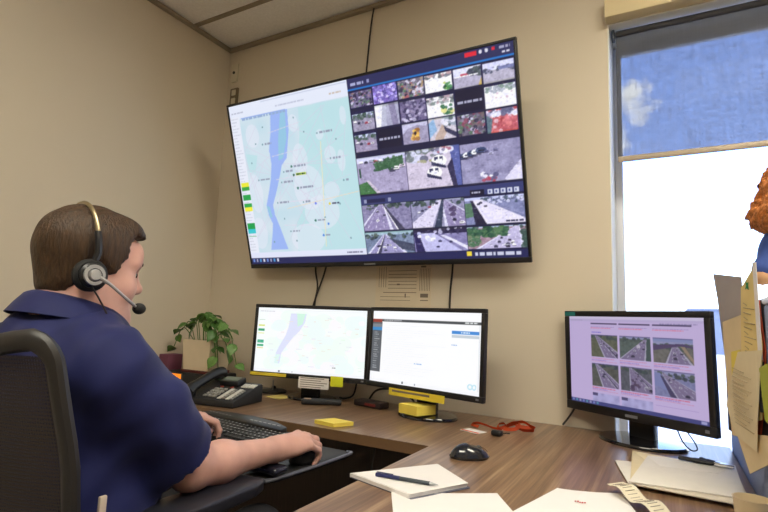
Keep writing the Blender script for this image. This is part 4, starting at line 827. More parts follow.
def env(label, quad, z, m):
    c = [sum(p[0] for p in quad)/4, sum(p[1] for p in quad)/4]; t = thing('envelope', label, 'envelope', (c[0], c[1], z), group='stack of envelopes by the window monitor')
    q = [(x-c[0], y-c[1]) for x, y in quad]; MB().prism(q, 0, .0035, .001).build('body', m, t)
    fl = [q[3], q[2], ((q[2][0]*.62+q[1][0]*.38)*.8+(q[3][0]*.62+q[0][0]*.38)*.2, (q[2][1]*.62+q[1][1]*.38)*.8+(q[3][1]*.62+q[0][1]*.38)*.2), ((q[3][0]*.62+q[0][0]*.38)*.8+(q[2][0]*.62+q[1][0]*.38)*.2, (q[3][1]*.62+q[0][1]*.38)*.8+(q[2][1]*.62+q[1][1]*.38)*.2)]
    MB().prism(fl, .0036, .0042).build('flap', m, t, smooth=False); return t
env('white envelope at the bottom of the stack, its corner pointing left', [(-.135, 1.60), (-.085, 1.37), (.05, 1.42), (.0, 1.64)], HD+.0005, m_env[1])
env('cream envelope in the stack, showing its far corner', [(-.085, 1.40), (.12, 1.36), (.13, 1.68), (-.098, 1.735)], HD+.0045, m_env[2])
env('manila envelope below the topmost one', [(-.07, 1.352), (.146, 1.335), (.15, 1.66), (-.04, 1.66)], HD+.009, m_env[0])
env('topmost envelope of the stack, with the snips lying on it', [(-.085, 1.352), (.14, 1.375), (.152, 1.69), (-.055, 1.655)], HD+.0135, m_env[1])
sn = thing('hand_snips', 'black-handled metal snips lying on the top envelope', 'snips', (.10, 1.63, HD+.0185), (0, 0, .1))
MB().tube(smoothpath([(-.075, .035, .006), (-.04, .022, .006), (.005, .012, .006)], 5), [.009]*5+[.011]*5+[.008], 8, flat=.6).build('handle', m_blkm, sn)
MB().tube(smoothpath([(-.02, .055, .006), (-.008, .035, .006), (.012, .016, .006)], 5), [.007]*5+[.009]*5+[.008], 8, flat=.6).build('handle', m_blkm, sn)
m_steel = mat('steel', srgb(190, 190, 192), .3, metal=1.)
MB().prism([(0, .0), (.018, -.004), (.042, -.012), (.044, -.008), (.022, .016), (.004, .02)], .002, .006, .001).build('blade', m_steel, sn)
MB().prism([(0, .006), (.016, .022), (.03, .016), (.045, -.004), (.02, .002)], .006, .0095, .001).build('blade', m_steel, sn)
MB().cyl((.010, .010, .0015), .006, .010, 12).build('pivot', m_steel, sn)
cu = thing('cream_cup', 'small cream cup at the right end of the desk, cut by the frame', 'cup', (.118, 1.08, HD+.0005))
MB().lathe([(0, 0), (.022, 0), (.027, .088), (.0285, .092), (.0265, .092), (.021, .006), (0, .006)], 28).build('body', mat('cream_glaze', srgb(222, 202, 164), .35), cu)
# lanyard with card and fob
ly = thing('lanyard', 'orange ribbon lanyard bunched up on the desk', 'lanyard', (-.50, 1.77, HD+.0005))
m_or = mat('orange_ribbon', srgb(208, 84, 40), .7, noise=.12, nscale=60)
def ribbon(pts, w=.008): 
    P = smoothpath(pts, 7); b = MB(); prev = None; rows = []
    for i, p in enumerate(P):
        d = (P[min(i+1, len(P)-1)]-P[max(i-1, 0)]).normalized(); s_ = d.cross(Vector((0, 0, 1)))
        s_ = (Vector((0, 0, 1))*.8+s_.normalized()*.6) if s_.length > .1 else Vector((1, 0, 0))
        rows.append((b.bm.verts.new(p-s_*w*.7), b.bm.verts.new(p+s_*w*.7)))
    for a, c in zip(rows, rows[1:]): b.bm.faces.new((a[0], a[1], c[1], c[0]))
    bmesh.ops.solidify(b.bm, geom=b.bm.faces[:], thickness=.0012); return b
ribbon([(-.085, .0, .007), (-.12, .025, .008), (-.105, .05, .010), (-.07, .04, .008), (-.04, .012, .008), (-.005, .01, .007)]).build('ribbon', m_or, ly)
ribbon([(-.02, .02, .007), (-.005, .05, .012), (.02, .06, .024), (.05, .04, .028), (.04, .01, .014), (.0, .02, .009), (.02, .045, .020), (.055, .05, .034), (.085, .05, .022), (.09, .075, .010), (.055, .085, .010), (.03, .06, .013), (.06, .03, .010), (.095, .05, .009)], .010).build('ribbon_coil', m_or, ly)
ribbon([(-.02, .02, .007), (-.03, .05, .014), (-.012, .062, .018), (.004, .04, .012), (-.012, .015, .008)], .007).build('ribbon_loop', m_or, ly)
o = MB().box((0, 0, .001), (.075, .05, .0018), .0004).build('badge_card', m_paper, loc=(-.585, 1.715, HD+.0005), rot=(0, 0, -.35)); tag(o, 'white badge card with an orange stripe beside the lanyard', 'badge')
MB().box((0, -.018, .0021), (.074, .01, .0005)).build('stripe', m_or, o)
o = thing('key_fob', 'small black key fob at the end of the lanyard', 'key fob', (-.498, 1.70, HD+.0005), (0, 0, -.2))
MB().box((0, 0, .009), (.036, .026, .017), .006, 3).build('body', m_blk, o); MB().tube([(.014, .008, .009), (.024, .018, .010), (.03, .03, .008)], .002, 6).build('strap', m_cable, o)
# ------------------------------------------------------------------ partition, paper holder and plush at the right
m_fab = mat('partition_fabric', srgb(150, 160, 186), .95, spec=.1, noise=.12, nscale=220, bump=.3, bscale=700)
PXX = .176
pt = thing('desk_partition', 'blue-grey fabric partition closing off the right end of the desk', 'partition', (PXX, 1.4, 0))
MB().b2((0, -.95, .02), (.036, .635, 1.155), .004).build('panel', m_fab, pt)
MB().b2((-.002, -.952, 1.1555), (.038, .637, 1.17), .004).build('top_cap', m_alu, pt)
MB().b2((-.002, -.952, 0), (.038, .637, .0195), .002).build('base_rail', m_alu, pt)
DV = Vector((.2, -.98, 0)).normalized()
def hang(name, label, cat, P0, poly, m, th=.0008, lines=0, bow=0., group=None):
    P0 = Vector((P0[0], P0[1], 0)); n = Vector((-DV.y, DV.x, 0))*-1   # towards the room
    zc = min(z for _, z in poly); o_loc = P0+DV*(sum(s for s, _ in poly)/len(poly)); o_loc.z = zc
    b = MB(); A = []; B_ = []
    pc = []
    k = len(poly)
    for i in range(k):
        (s0, z0), (s1, z1) = poly[i], poly[(i+1) % k]
        for j in range(4): pc.append((s0+(s1-s0)*j/4, z0+(z1-z0)*j/4))
    zt = max(z for _, z in poly)
    for s, z in pc:
        off = bow*math.sin((z-zc)/(zt-zc)*math.pi)
        p = P0+DV*s+n*off; p.z = z; A.append(b.bm.verts.new(p-o_loc)); B_.append(b.bm.verts.new(p-o_loc-n*th))
    b.bm.faces.new(A); b.bm.faces.new(B_[::-1])
    for i in range(len(A)): b.bm.faces.new((A[i], B_[i], B_[(i+1) % len(A)], A[(i+1) % len(A)]))
    bmesh.ops.triangulate(b.bm, faces=[f for f in b.bm.faces if len(f.verts) > 4])
    t = thing(name, label, cat, o_loc, group=group); b.build('sheet', m, t, smooth=False)
    if lines:
        q = MB(); ss = [s for s, _ in poly]; s0, s1 = min(ss)+.25*(max(ss)-min(ss)), max(ss)-.25*(max(ss)-min(ss))
        for j in range(lines):
            z = zc+(zt-zc)*(.2+.62*j/lines); off = bow*math.sin((z-zc)/(zt-zc)*math.pi)+.0012
            a = P0+DV*s0+n*off; c = P0+DV*(s1-.02*((j*5) % 3))+n*off; a.z = z; c.z = z-.006; q.tube([a-o_loc, c-o_loc], .0009, 4)
        q.build('print', m_ink2, t)
    return t
mh = mat('grey_card', srgb(168, 158, 152), .7, noise=.04); m_man = mat('manila_paper', srgb(226, 204, 160), .8, noise=.05); m_lin = mat('yellow_slip', srgb(232, 208, 138), .8, noise=.05); m_red = mat('orange_folder', srgb(206, 78, 40), .6); m_kraft = mat('pale_slip', srgb(226, 210, 172), .8, noise=.05)
GP = 'papers in the holder at the right edge'
hd = thing('document_holder', 'black holder fixed to the partition, crammed with papers', 'paper holder', (.15, 1.36, .84))
b = MB()
for i, (s, z) in enumerate(((.06, .02), (.30, .02), (.30, .26), (.06, .26))): pass
M_ = Matrix.Translation((-.15, -1.36, -.84)) @ Matrix(((DV.x, .98, 0, .1155), (DV.y, .2, 0, 1.6), (0, 0, 1, 0), (0, 0, 0, 1)))
b.b2((.06, .0, .86), (.33, .006, 1.08), .001, M=M_); b.build('back_plate', m_blkm, hd, smooth=False)
MB().b2((.012, -.08, .1), (.026, .08, .2)).build('mounting_block', m_blkm, hd)
hang('card_divider', 'grey card sticking up behind the papers at the right edge', 'card', (.108, 1.6), [(.023, 1.25), (.219, 1.223), (.221, 1.104), (.175, .946), (.108, .937), (.075, 1.113)], mh, .0015, group=GP)
hang('document', 'plain manila sheet below the grey card', 'paper', (.104, 1.6), [(.098, 1.123), (.233, 1.139), (.257, 1.104), (.225, .867), (.125, .859)], m_man, bow=.003, group=GP)
hang('document', 'tall yellow slip with a green mark and lines of print', 'paper', (.100, 1.6), [(.242, 1.196), (.315, 1.233), (.327, 1.165), (.344, 1.074), (.319, .925), (.23, .899), (.226, 1.038)], m_lin, lines=20, bow=.001, group=GP)
hang('document', 'pale printed slip bulging out below the tall yellow slip', 'paper', (.096, 1.6), [(.135, .928), (.218, 1.055), (.35, 1.064), (.332, .965), (.297, .857), (.179, .868)], m_kraft, lines=14, bow=.004, group=GP)
hang('document', 'lowest cream slip hanging from the paper holder', 'paper', (.102, 1.6), [(.16, .872), (.338, .898), (.33, .841), (.233, .799)], m_man, group=GP)
hang('sticky_note', 'yellow note behind the pale printed slip', 'sticky note', (.0985, 1.6), [(.165, 1.053), (.223, 1.06), (.211, .971), (.158, .954)], m_yel, .0005, group=GP)
hang('folder', 'orange folder edge among the papers at the right', 'folder', (.106, 1.6), [(.319, 1.166), (.336, 1.06), (.318, .964), (.283, .87), (.24, .86)], m_red, .0015, group=GP)
hang('folder', 'black folder at the right edge of the picture', 'folder', (.110, 1.6), [(.312, 1.166), (.335, 1.16), (.335, .87), (.252, .849)], mat('black_card', srgb(40, 34, 34), .6), .0015, group=GP)
hang('folder', 'white folder edge standing tall at the right of the papers', 'folder', (.098, 1.6), [(.318, 1.245), (.337, 1.242), (.343, 1.045), (.323, 1.044)], m_paper, .001, group=GP)
hang('folder', 'lime green folder corner at the right picture edge', 'folder', (.0935, 1.6), [(.338, 1.028), (.38, 1.04), (.38, .92), (.352, .929)], mat('lime_card', srgb(170, 176, 50), .6), .001, group=GP)
gm = tag(MB().prism([(-.008, -.006), (-.002, .002), (-.004, .010), (.004, .006), (.011, .008), (.007, .0), (.010, -.008), (.001, -.004)], 0, .0008).build('leaf_sticker', mat('green_print', srgb(50, 140, 70), .7), loc=(.1545, 1.324, 1.197), smooth=False), 'small green leaf sticker at the top of the yellow slip', 'sticker')
gm.rotation_euler = Matrix(((DV.x, 0, -.98, 0), (DV.y, 0, -.2, 0), (0, 1, 0, 0), (0, 0, 0, 1))).to_euler()
# ------------------------------------------------------------------ implicit surfaces for soft bodies
class Pr:
    def __init__(s, kind, k=.01, sub=False, **a): s.kind, s.k, s.sub, s.a = kind, k, sub, a; s.bound()
    def bound(s):
        a = s.a
        if s.kind == 'cone': s.c = (a['a']+a['b'])/2; s.r = np.linalg.norm(a['a']-a['b'])/2+max(a['r1'], a['r2'])
        else: s.c = a['c']; s.r = float(np.max(a['rad']))
    def d(s, P):
        a = s.a
        if s.kind == 'cone':
            ba = a['b']-a['a']; l2 = ba@ba; rr = a['r1']-a['r2']; a2 = l2-rr*rr; il2 = 1/l2
            pa = P-a['a']; y = pa@ba; z = y-l2; x2 = ((pa*l2-y[:, None]*ba)**2).sum(1); y2 = y*y*l2; z2 = z*z*l2
            kk = np.sign(rr)*rr*rr*x2
            r = (np.sqrt(x2*a2*il2)+y*rr)*il2-a['r1']
            m1 = np.sign(z)*a2*z2 > kk; m2 = np.sign(y)*a2*y2 < kk
            r = np.where(m2, np.sqrt(x2+y2)*il2-a['r1'], r); return np.where(m1, np.sqrt(x2+z2)*il2-a['r2'], r)
        q = (P-a['c'])
        if a.get('R') is not None: q = q@a['R']
        rad = a['rad']; k0 = np.sqrt(((q/rad)**2).sum(1)); k1 = np.sqrt(((q/rad**2)**2).sum(1))
        return k0*(k0-1)/np.maximum(k1, 1e-9)
V3 = lambda *p: np.array(p, float)
def cone(a, b, r1, r2, k=.012, sub=False):
    a, b = np.array(a, float), np.array(b, float)
    if np.linalg.norm(a-b) < 1e-6: b = b+1e-5
    return Pr('cone', k, sub, a=a, b=b, r1=r1, r2=r2)
def ell(c, rad, k=.012, sub=False, R=None): return Pr('ell', k, sub, c=np.array(c, float), rad=np.array(rad, float), R=R)
def smin(a, b, k): h = np.maximum(k-np.abs(a-b), 0)/k; return np.minimum(a, b)-h*h*k*.25
def field(prims, P, bc=None, br=0.):
    d = np.full(len(P), 1e3)
    for p in prims:
        if bc is not None and np.linalg.norm(p.c-bc)-p.r > br+.03: continue
        q = p.d(P); d = -smin(-d, q, p.k) if p.sub else smin(d, q, p.k)
    return d
def nets(fn, lo, hi, h):
    """surface nets of fn(P, block_centre, block_radius) over a box, sampled block by block"""
    lo = np.array(lo, float); n = np.ceil((np.array(hi)-lo)/h).astype(int)+1
    G = np.full(n, 1., np.float32); B = 24
    for i in range(0, n[0], B):
        for j in range(0, n[1], B):
            for k in range(0, n[2], B):
                e = np.minimum([i+B, j+B, k+B], n); a = np.array([i, j, k]); c = lo+h*(a+e-1)/2; r = np.linalg.norm(h*(e-a)/2)
                if abs(fn(c[None], c, r+.02)[0]) > r*1.9+.03: 
                    G[i:e[0], j:e[1], k:e[2]] = 1 if fn(c[None], c, r+.02)[0] > 0 else -1
                    continue
                ax = [lo[t]+h*np.arange(a[t], e[t]) for t in range(3)]
                P = np.stack(np.meshgrid(*ax, indexing='ij'), -1).reshape(-1, 3)
                G[i:e[0], j:e[1], k:e[2]] = fn(P, c, r).reshape(e-a)
    S = G < 0; c8 = [S[a:S.shape[0]-1+a, b:S.shape[1]-1+b, c:S.shape[2]-1+c] for a in (0, 1) for b in (0, 1) for c in (0, 1)]
    cnt = sum(q.astype(np.int8) for q in c8); act = (cnt > 0) & (cnt < 8); idx = np.argwhere(act)
    ID = np.full(act.shape, -1, np.int32); ID[tuple(idx.T)] = np.arange(len(idx))
    acc = np.zeros((len(idx), 3)); num = np.zeros(len(idx))
    for a0 in np.ndindex(2, 2, 2):
        for t in range(3):
            if a0[t]: continue
            b0 = list(a0); b0[t] = 1
            va = G[tuple((idx+a0).T)]; vb = G[tuple((idx+b0).T)]; m = (va < 0) != (vb < 0)
            f = np.where(m, va/np.where(va == vb, 1, va-vb), 0); p = np.tile(np.array(a0, float), (len(idx), 1)); p[:, t] = f
            acc[m] += p[m]; num[m] += 1
    V = lo+h*(idx+acc/num[:, None]); F = []
    for t in range(3):
        u, v = (t+1) % 3, (t+2) % 3
        s0 = [slice(None)]*3; s1 = [slice(None)]*3; s0[t] = slice(0, -1); s1[t] = slice(1, None)
        ch = np.argwhere(S[tuple(s0)] != S[tuple(s1)]); ch = ch[(ch[:, u] > 0) & (ch[:, v] > 0) & (ch[:, u] < n[u]-1) & (ch[:, v] < n[v]-1)]
        fl = S[tuple(ch.T)]; q = []
        for (du, dv) in ((-1, -1), (0, -1), (0, 0), (-1, 0)):
            c = ch.copy(); c[:, u] += du; c[:, v] += dv; q.append(ID[tuple(c.T)])
        q = np.stack(q, 1); q[~fl] = q[~fl][:, ::-1]; F.append(q)
    F = np.concatenate(F); F = F[(F >= 0).all(1)]
    return V, F
def relax(V, F, it=2, lam=.5):
    n = len(V)
    for _ in range(it):
        S = np.zeros((n, 3)); c = np.zeros(n)
        for a, b in ((0, 1), (1, 2), (2, 3), (3, 0)):
            np.add.at(S, F[:, a], V[F[:, b]]); np.add.at(c, F[:, a], 1); np.add.at(S, F[:, b], V[F[:, a]]); np.add.at(c, F[:, b], 1)
        V = V+(S/np.maximum(c, 1)[:, None]-V)*lam
    return V
def poly_sd(P2, poly):
    """signed distance to a polygon (negative inside)"""
    d = np.full(len(P2), 1e9); s = np.ones(len(P2)); n = len(poly); V = np.array(poly, float)
    for i in range(n):
        e = V[i-1]-V[i]; w = P2-V[i]; b = w-e*np.clip((w@e)/(e@e), 0, 1)[:, None]; d = np.minimum(d, (b*b).sum(1))
        c1 = P2[:, 1] >= V[i][1]; c2 = P2[:, 1] < V[i-1][1]; c3 = e[0]*w[:, 1] > e[1]*w[:, 0]
        fl = (c1 & c2 & c3) | (~c1 & ~c2 & ~c3); s = np.where(fl, -s, s)
    return s*np.sqrt(d)

# ------------------------------------------------------------------ the seated man
HEAD = V3(-1.032, .598, 1.174)
HYAW, HPIT = math.radians(-8), math.radians(-4)      # turned slightly right, nose a little down
Rh = np.array(Matrix.Rotation(HYAW, 3, 'Z') @ Matrix.Rotation(HPIT, 3, 'X'))
def hw(p): return HEAD+Rh@np.array(p, float)           # head-local to world
head = [ell((0, -.012, .032), (.074, .094, .085), .02), ell((0, .036, -.012), (.062, .056, .092), .03), ell((0, .03, -.065), (.058, .052, .045), .03),
        ell((0, .074, -.096), (.024, .02, .02), .03),
        ell((0, .030, -.098), (.045, .045, .030), .03), ell((0, .083, .040), (.045, .014, .030), .03)]
for s in (-1, 1):
    head += [cone((s*.056, -.004, -.055), (s*.022, .068, -.098), .018, .016, .03), ell((s*.044, .056, -.032), (.022, .025, .022), .03), cone((s*.014, .088, .018), (s*.048, .070, .020), .009, .009, .016),
             ell((s*.031, .093, -.002), (.017, .014, .012), .012, True), ell((s*.031, .0735, -.002), (.0125, .0125, .0115), .005), cone((s*.018, .083, .006), (s*.046, .071, .004), .0045, .004, .006), cone((s*.018, .082, -.010), (s*.045, .070, -.010), .004, .003, .006),
             ell((s*.072, -.020, -.028), (.008, .017, .028), .010), ell((s*.078, -.024, -.020), (.006, .013, .018), .008), ell((s*.011, .098, -.034), (.009, .010, .008), .010)]
head += [cone((0, .090, .016), (0, .108, -.026), .008, .0105, .012), ell((0, .109, -.029), (.012, .011, .010), .008), cone((-.018, .088, -.060), (.018, .088, -.060), .007, .007, .014), ell((0, .092, -.059), (.019, .009, .0055), .006), ell((0, .090, -.069), (.017, .009, .006), .006), cone((-.022, .098, -.0638), (.022, .098, -.0638), .0022, .0022, .004, True)]
class LocalPr:
    def __init__(s, p): s.p, s.k, s.sub = p, p.k, p.sub; s.c = hw(p.c); s.r = p.r
    def d(s, P): return s.p.d((P-HEAD)@Rh)
head[0] = ell((0, -.008, .032), (.073, .089, .084), .02)
HEADW = [LocalPr(p) for p in head]
SHR, ELR, WRR = V3(-.868, .565, 1.0), V3(-.870, .765, .772), V3(-.884, 1.052, .754)
SHL, ELL, WRL = V3(-1.205, .570, 1.0), V3(-1.30, .80, .80), V3(-1.30, 1.055, .778)
NB = V3(-1.035, .560, 1.03)
torso = [cone(hw((0, -.020, -.05)), NB, .057, .060, .03), cone(NB, V3(-.90, .568, 1.0), .062, .06, .04), cone(NB, V3(-1.17, .568, 1.0), .062, .06, .04), ell((-1.035, .585, .90), (.165, .115, .19), .05), ell((-1.035, .60, .72), (.16, .13, .15), .05)]
def arm(S, E, W_): return [cone(S, E, .050, .040, .03), cone(E, E+(W_-E)*.3, .039, .0405, .03), cone(E+(W_-E)*.3, W_, .0405, .028, .03)]
def hand(W_, f, n, right=True, spread=1., curls=None, thumb=(.5, .55, -.35), sc=1.):
    f = f/np.linalg.norm(f); n = n-f*(n@f); n /= np.linalg.norm(n); s = np.cross(f, n)*(1 if right else -1)   # s towards the little finger
    out = [ell(W_+f*.045*sc-n*.004, (.036*sc, .05*sc, .019*sc), .015, R=np.stack([s, f, n], 1)), cone(W_-f*.01, W_+f*.04, .029, .027, .02)]
    offs = (-.030, -.010, .010, .028); kl = (.088, .092, .087, .078); ph = ((.043, .026, .020), (.047, .029, .021), (.043, .027, .020), (.034, .020, .018)); rad = (.0098, .0100, .0094, .0084); offs, kl, rad = [[v*sc for v in q] for q in (offs, kl, rad)]; ph = [[v*sc for v in q] for q in ph]
    curls = curls or ((.35, .5, .4),)*4
    for i in range(4):
        root = W_+f*.03+s*offs[i]*.45; kn = W_+f*kl[i]+s*offs[i]+n*(.004-.003*abs(i-1.2)); out.append(cone(root, kn, .015, rad[i]+.0018, .012))
        p = kn; ang = 0; dirs = s*offs[i]*3.2*spread
        for j in range(3):
            ang += curls[i][j]; dv = f*math.cos(ang)-n*math.sin(ang)+dirs*math.cos(ang)*.6; dv /= np.linalg.norm(dv); q = p+dv*ph[i][j]
            out.append(cone(p, q, rad[i]*(1-.07*j), rad[i]*(.94-.09*j), .005)); p = q
    a = W_+f*.022-s*.020; b = W_+f*.048-s*(.040)-n*.010; t = -s*thumb[0]+f*thumb[1]+n*thumb[2]; t /= np.linalg.norm(t); c = b+t*.034; t2 = t+f*.45-n*.1; t2 /= np.linalg.norm(t2); d = c+t2*.027
    return out+[cone(a, b, .017, .0135, .014), cone(b, c, .012, .0108, .006), cone(c, d, .0106, .0085, .005)]
HR = hand(WRR, V3(.17, .97, .08), V3(.22, -.1, .96), True, curls=((.38, .55, .45), (.42, .62, .50), (.50, .80, .66), (.52, .90, .75)), thumb=(.35, .75, -.45), sc=1.12)
HL = hand(WRL, V3(.42, .90, -.02), V3(.05, 0, 1), False, curls=((.35, .75, .55), (.45, .85, .6), (.55, .9, .6), (.6, .9, .6)), thumb=(.3, .8, -.35))
BODY = HEADW+torso+arm(SHR, ELR, WRR)+HR+arm(SHL, ELL, WRL)+HL
m_skin = mat('skin', srgb(206, 160, 148), .5, spec=.35, noise=.10, nscale=22, bump=.12, bscale=260, sss=.12, bdist=.001)
V, F = nets(lambda P, c, r: field(BODY, P, c, r), (-1.40, .44, .60), (-.77, 1.27, 1.32), .0038)
V = relax(V, F, 1, .35)
man = thing('person', 'man in a navy polo shirt wearing a headset, seated at the keyboard', 'person', (-1.035, .58, 0))
ORG = V3(-1.035, .58, 0)
link('body', npmesh('body', V-ORG, F), m_skin, man)
# eyes and brows
for s in (-1, 1):
    e_ = MB().sphere((0, 0, 0), .0118, 16).build('eye', mat('eye_white', srgb(225, 220, 215), .2), man); e_.location = hw((s*.031, .0755, -.002))-ORG
    ir = MB().sphere((0, 0, 0), (.0055, .0028, .0055), 12).build('iris', mat('iris_brown', srgb(60, 44, 34), .15), e_); ir.location = Vector(Rh@V3(s*.002, .0108, -.001)); ir.rotation_euler = Matrix(Rh.tolist()).to_euler()
    b = MB(); b.tube([Vector(hw((s*x, y, z))-ORG) for x, y, z in ((.013, .0985, .0185), (.025, .0985, .0235), (.038, .092, .0235), (.050, .080, .017))], [.003, .0042, .0038, .0018], 8); b.build('eyebrow', mat('brow_hair', srgb(72, 52, 36), .8), man)
# hair: a clipped cap over the skull, longer and swept up at the front
HPOLY = [(-.17, -.070), (-.085, -.073), (-.052, -.066), (-.036, -.040), (-.030, .002), (-.004, .006), (.016, -.014), (.030, -.012), (.038, .012), (.050, .030), (.050, .056), (.062, .074), (.14, .084), (.14, .2), (-.17, .2)]
cran = [ell((0, -.007, .032), (.074, .089, .085), .02), ell((0, .036, -.012), (.062, .056, .092), .03), ell((0, .083, .040), (.045, .014, .030), .03), ell((0, -.018, -.035), (.060, .058, .05), .03)]
def hairfn(P, c=None, r=0.):
    q = (P-HEAD)@Rh; d0 = field(cran, q); z = q[:, 2]; y = q[:, 1]
    up_ = np.clip((z-.0)/.10, 0, 1); fr_ = np.clip((y+.02)/.10, 0, 1)
    th = .0055+.006*up_*up_*(3-2*up_)+.006*up_*fr_
    # locks: ridges that run back from the forehead on top, downwards at the back and sides
    a = np.sin(q[:, 0]*260+np.sin(y*55)*1.6+z*30)*np.sin(q[:, 0]*90+y*38); b_ = np.sin(y*300+np.sin(z*60)*1.4)*np.sin(y*110+z*40)
    th = th+.0018*up_*a+.0008*(1-up_)*b_
    tuft = ell((.004, .058, .098), (.050, .028, .014), .01, R=np.array(Matrix.Rotation(-.35, 3, 'X'))).d(q)+.0022*a
    d = smin(d0-th, tuft, .022)
    pd = poly_sd(q[:, 1:], HPOLY)+.0025*np.sin(z*420)*np.sin(y*310)
    return -smin(-d, -pd, .012)
lo = HEAD-.18; hi = HEAD+.18
V, F = nets(hairfn, lo, hi, .0032); V = relax(V, F, 1, .3)
m_hair = mat('brown_hair', srgb(62, 43, 26), .5, spec=.4, noise=.6, nscale=1., stretch=(170, 170, 26), bump=.9, bscale=1.6, bdist=.004)
link('hair', npmesh('hair', V-ORG, F), m_hair, man)
# navy polo shirt
m_shirt = mat('navy_pique', srgb(25, 31, 82), .68, spec=.25, noise=.12, nscale=9, bump=.25, bscale=1400, sheen=.08, bdist=.0008)
sh_t = [cone(NB+V3(0, -.004, -.022), V3(-.885, .563, .980), .054, .066, .05), cone(NB+V3(0, -.004, -.022), V3(-1.185, .566, .980), .054, .066, .05), ell((-1.035, .578, .90), (.188, .135, .21), .07), ell((-1.035, .60, .70), (.195, .17, .20), .07), ell((-1.035, .585, .56), (.195, .165, .12), .06), ell((-1.035, .51, .93), (.12, .05, .11), .06)]
UR = ELR-SHR; UL = ELL-SHL
def sleeve(S, U): return [cone(S+V3(0, 0, -.012), S+U*.45, .067, .071, .03), cone(S+U*.45, S+U*1.02, .071, .074, .03)]
SLV = ((SHR, UR, sleeve(SHR, UR)), (SHL, UL, sleeve(SHL, UL)))
inner = arm(SHR, ELR, WRR)+arm(SHL, ELL, WRL)
def shirtfn(P, c=None, r=0.):
    d = field(sh_t, P, c, r)
    for S, U, prs in SLV:                                   # sleeves end square to the arm and are hollow there
        u = U/np.linalg.norm(U); u2 = u+V3(0, .10, .0); u2 /= np.linalg.norm(u2); t = (P-(S+U*.86))@u2
        rad = np.linalg.norm((P-S)-((P-S)@u)[:, None]*u, axis=1)
        sl = np.maximum(field(prs, P, c, r), t); sl = np.maximum(sl, -np.maximum(rad-.056, -(t+.03)))
        d = smin(d, sl, .045)
    d = d+.0028*np.sin(P[:, 2]*46+P[:, 0]*30+np.sin(P[:, 1]*38)*1.6)*np.sin(P[:, 1]*34-P[:, 2]*21+1.) +.0020*np.sin(P[:, 0]*75-P[:, 2]*52+P[:, 1]*40)
    ncut = np.linalg.norm((P-V3(-1.035, .565, 1.085))/V3(.066, .068, .05), axis=1)-1; d = np.maximum(d, -ncut*.05)
    return d
V, F = nets(shirtfn, (-1.46, .38, .46), (-.74, .90, 1.16), .0055); V = relax(V, F, 2, .5)
shirt = link('shirt', npmesh('shirt', V-ORG, F), m_shirt, man)
# polo collar, folded over
b = MB()
def colfn(u, v):
    a = math.radians(-160+320*u)-math.pi/2            # centred on the nape, open at the throat
    bk = .5+.5*math.cos(math.radians(-160+320*u))      # 1 at the nape
    cx, cy = -1.033, .577
    prof = ((.064, -.004), (.067, .022), (.071, .029), (.079, .025), (.092, .009), (.105, -.010))
    t_ = v*(len(prof)-1); i = min(int(t_), len(prof)-2); f_ = t_-i; R_ = prof[i][0]*(1-f_)+prof[i+1][0]*f_; z = prof[i][1]*(1-f_)+prof[i+1][1]*f_
    zc = 1.053+.038*bk
    return (cx+math.cos(a)*R_*1.02-ORG[0], cy+math.sin(a)*R_*1.0-ORG[1]+(1-bk)*.012, zc+z)
b.grid(colfn, 40, 10, .003); b.build('collar', m_shirt, shirt)
# trousers and shoes
tr = [ell((-1.035, .56, .52), (.185, .165, .10), .05)]
for s in (-1, 1): tr += [cone((-1.035+s*.09, .60, .54), (-1.035+s*.13, 1.02, .55), .088, .066, .05), cone((-1.035+s*.13, 1.02, .55), (-1.035+s*.13, 1.0, .10), .066, .05, .03)]
V, F = nets(lambda P, c, r: field(tr, P, c, r), (-1.32, .36, .03), (-.75, 1.13, .66), .011); V = relax(V, F, 1, .5)
link('trousers', npmesh('trousers', V-ORG, F), mat('dark_trousers', srgb(34, 34, 40), .8, noise=.1), man)
for s in (-1, 1):
    V, F = nets(lambda P, c, r: field([cone((-1.035+s*.13, .97, .042), (-1.035+s*.14, 1.14, .036), .041, .034, .02), cone((-1.035+s*.13, .985, .06), (-1.035+s*.13, 1.0, .10), .042, .044, .02)], P, c, r), (-1.035+s*.13-.08, .9, -.01), (-1.035+s*.13+.09, 1.2, .16), .01)
    V[:, 2] = np.maximum(V[:, 2], .002); link('shoe', npmesh('shoe', V-ORG, F), mat('black_leather', srgb(24, 22, 22), .4), man)

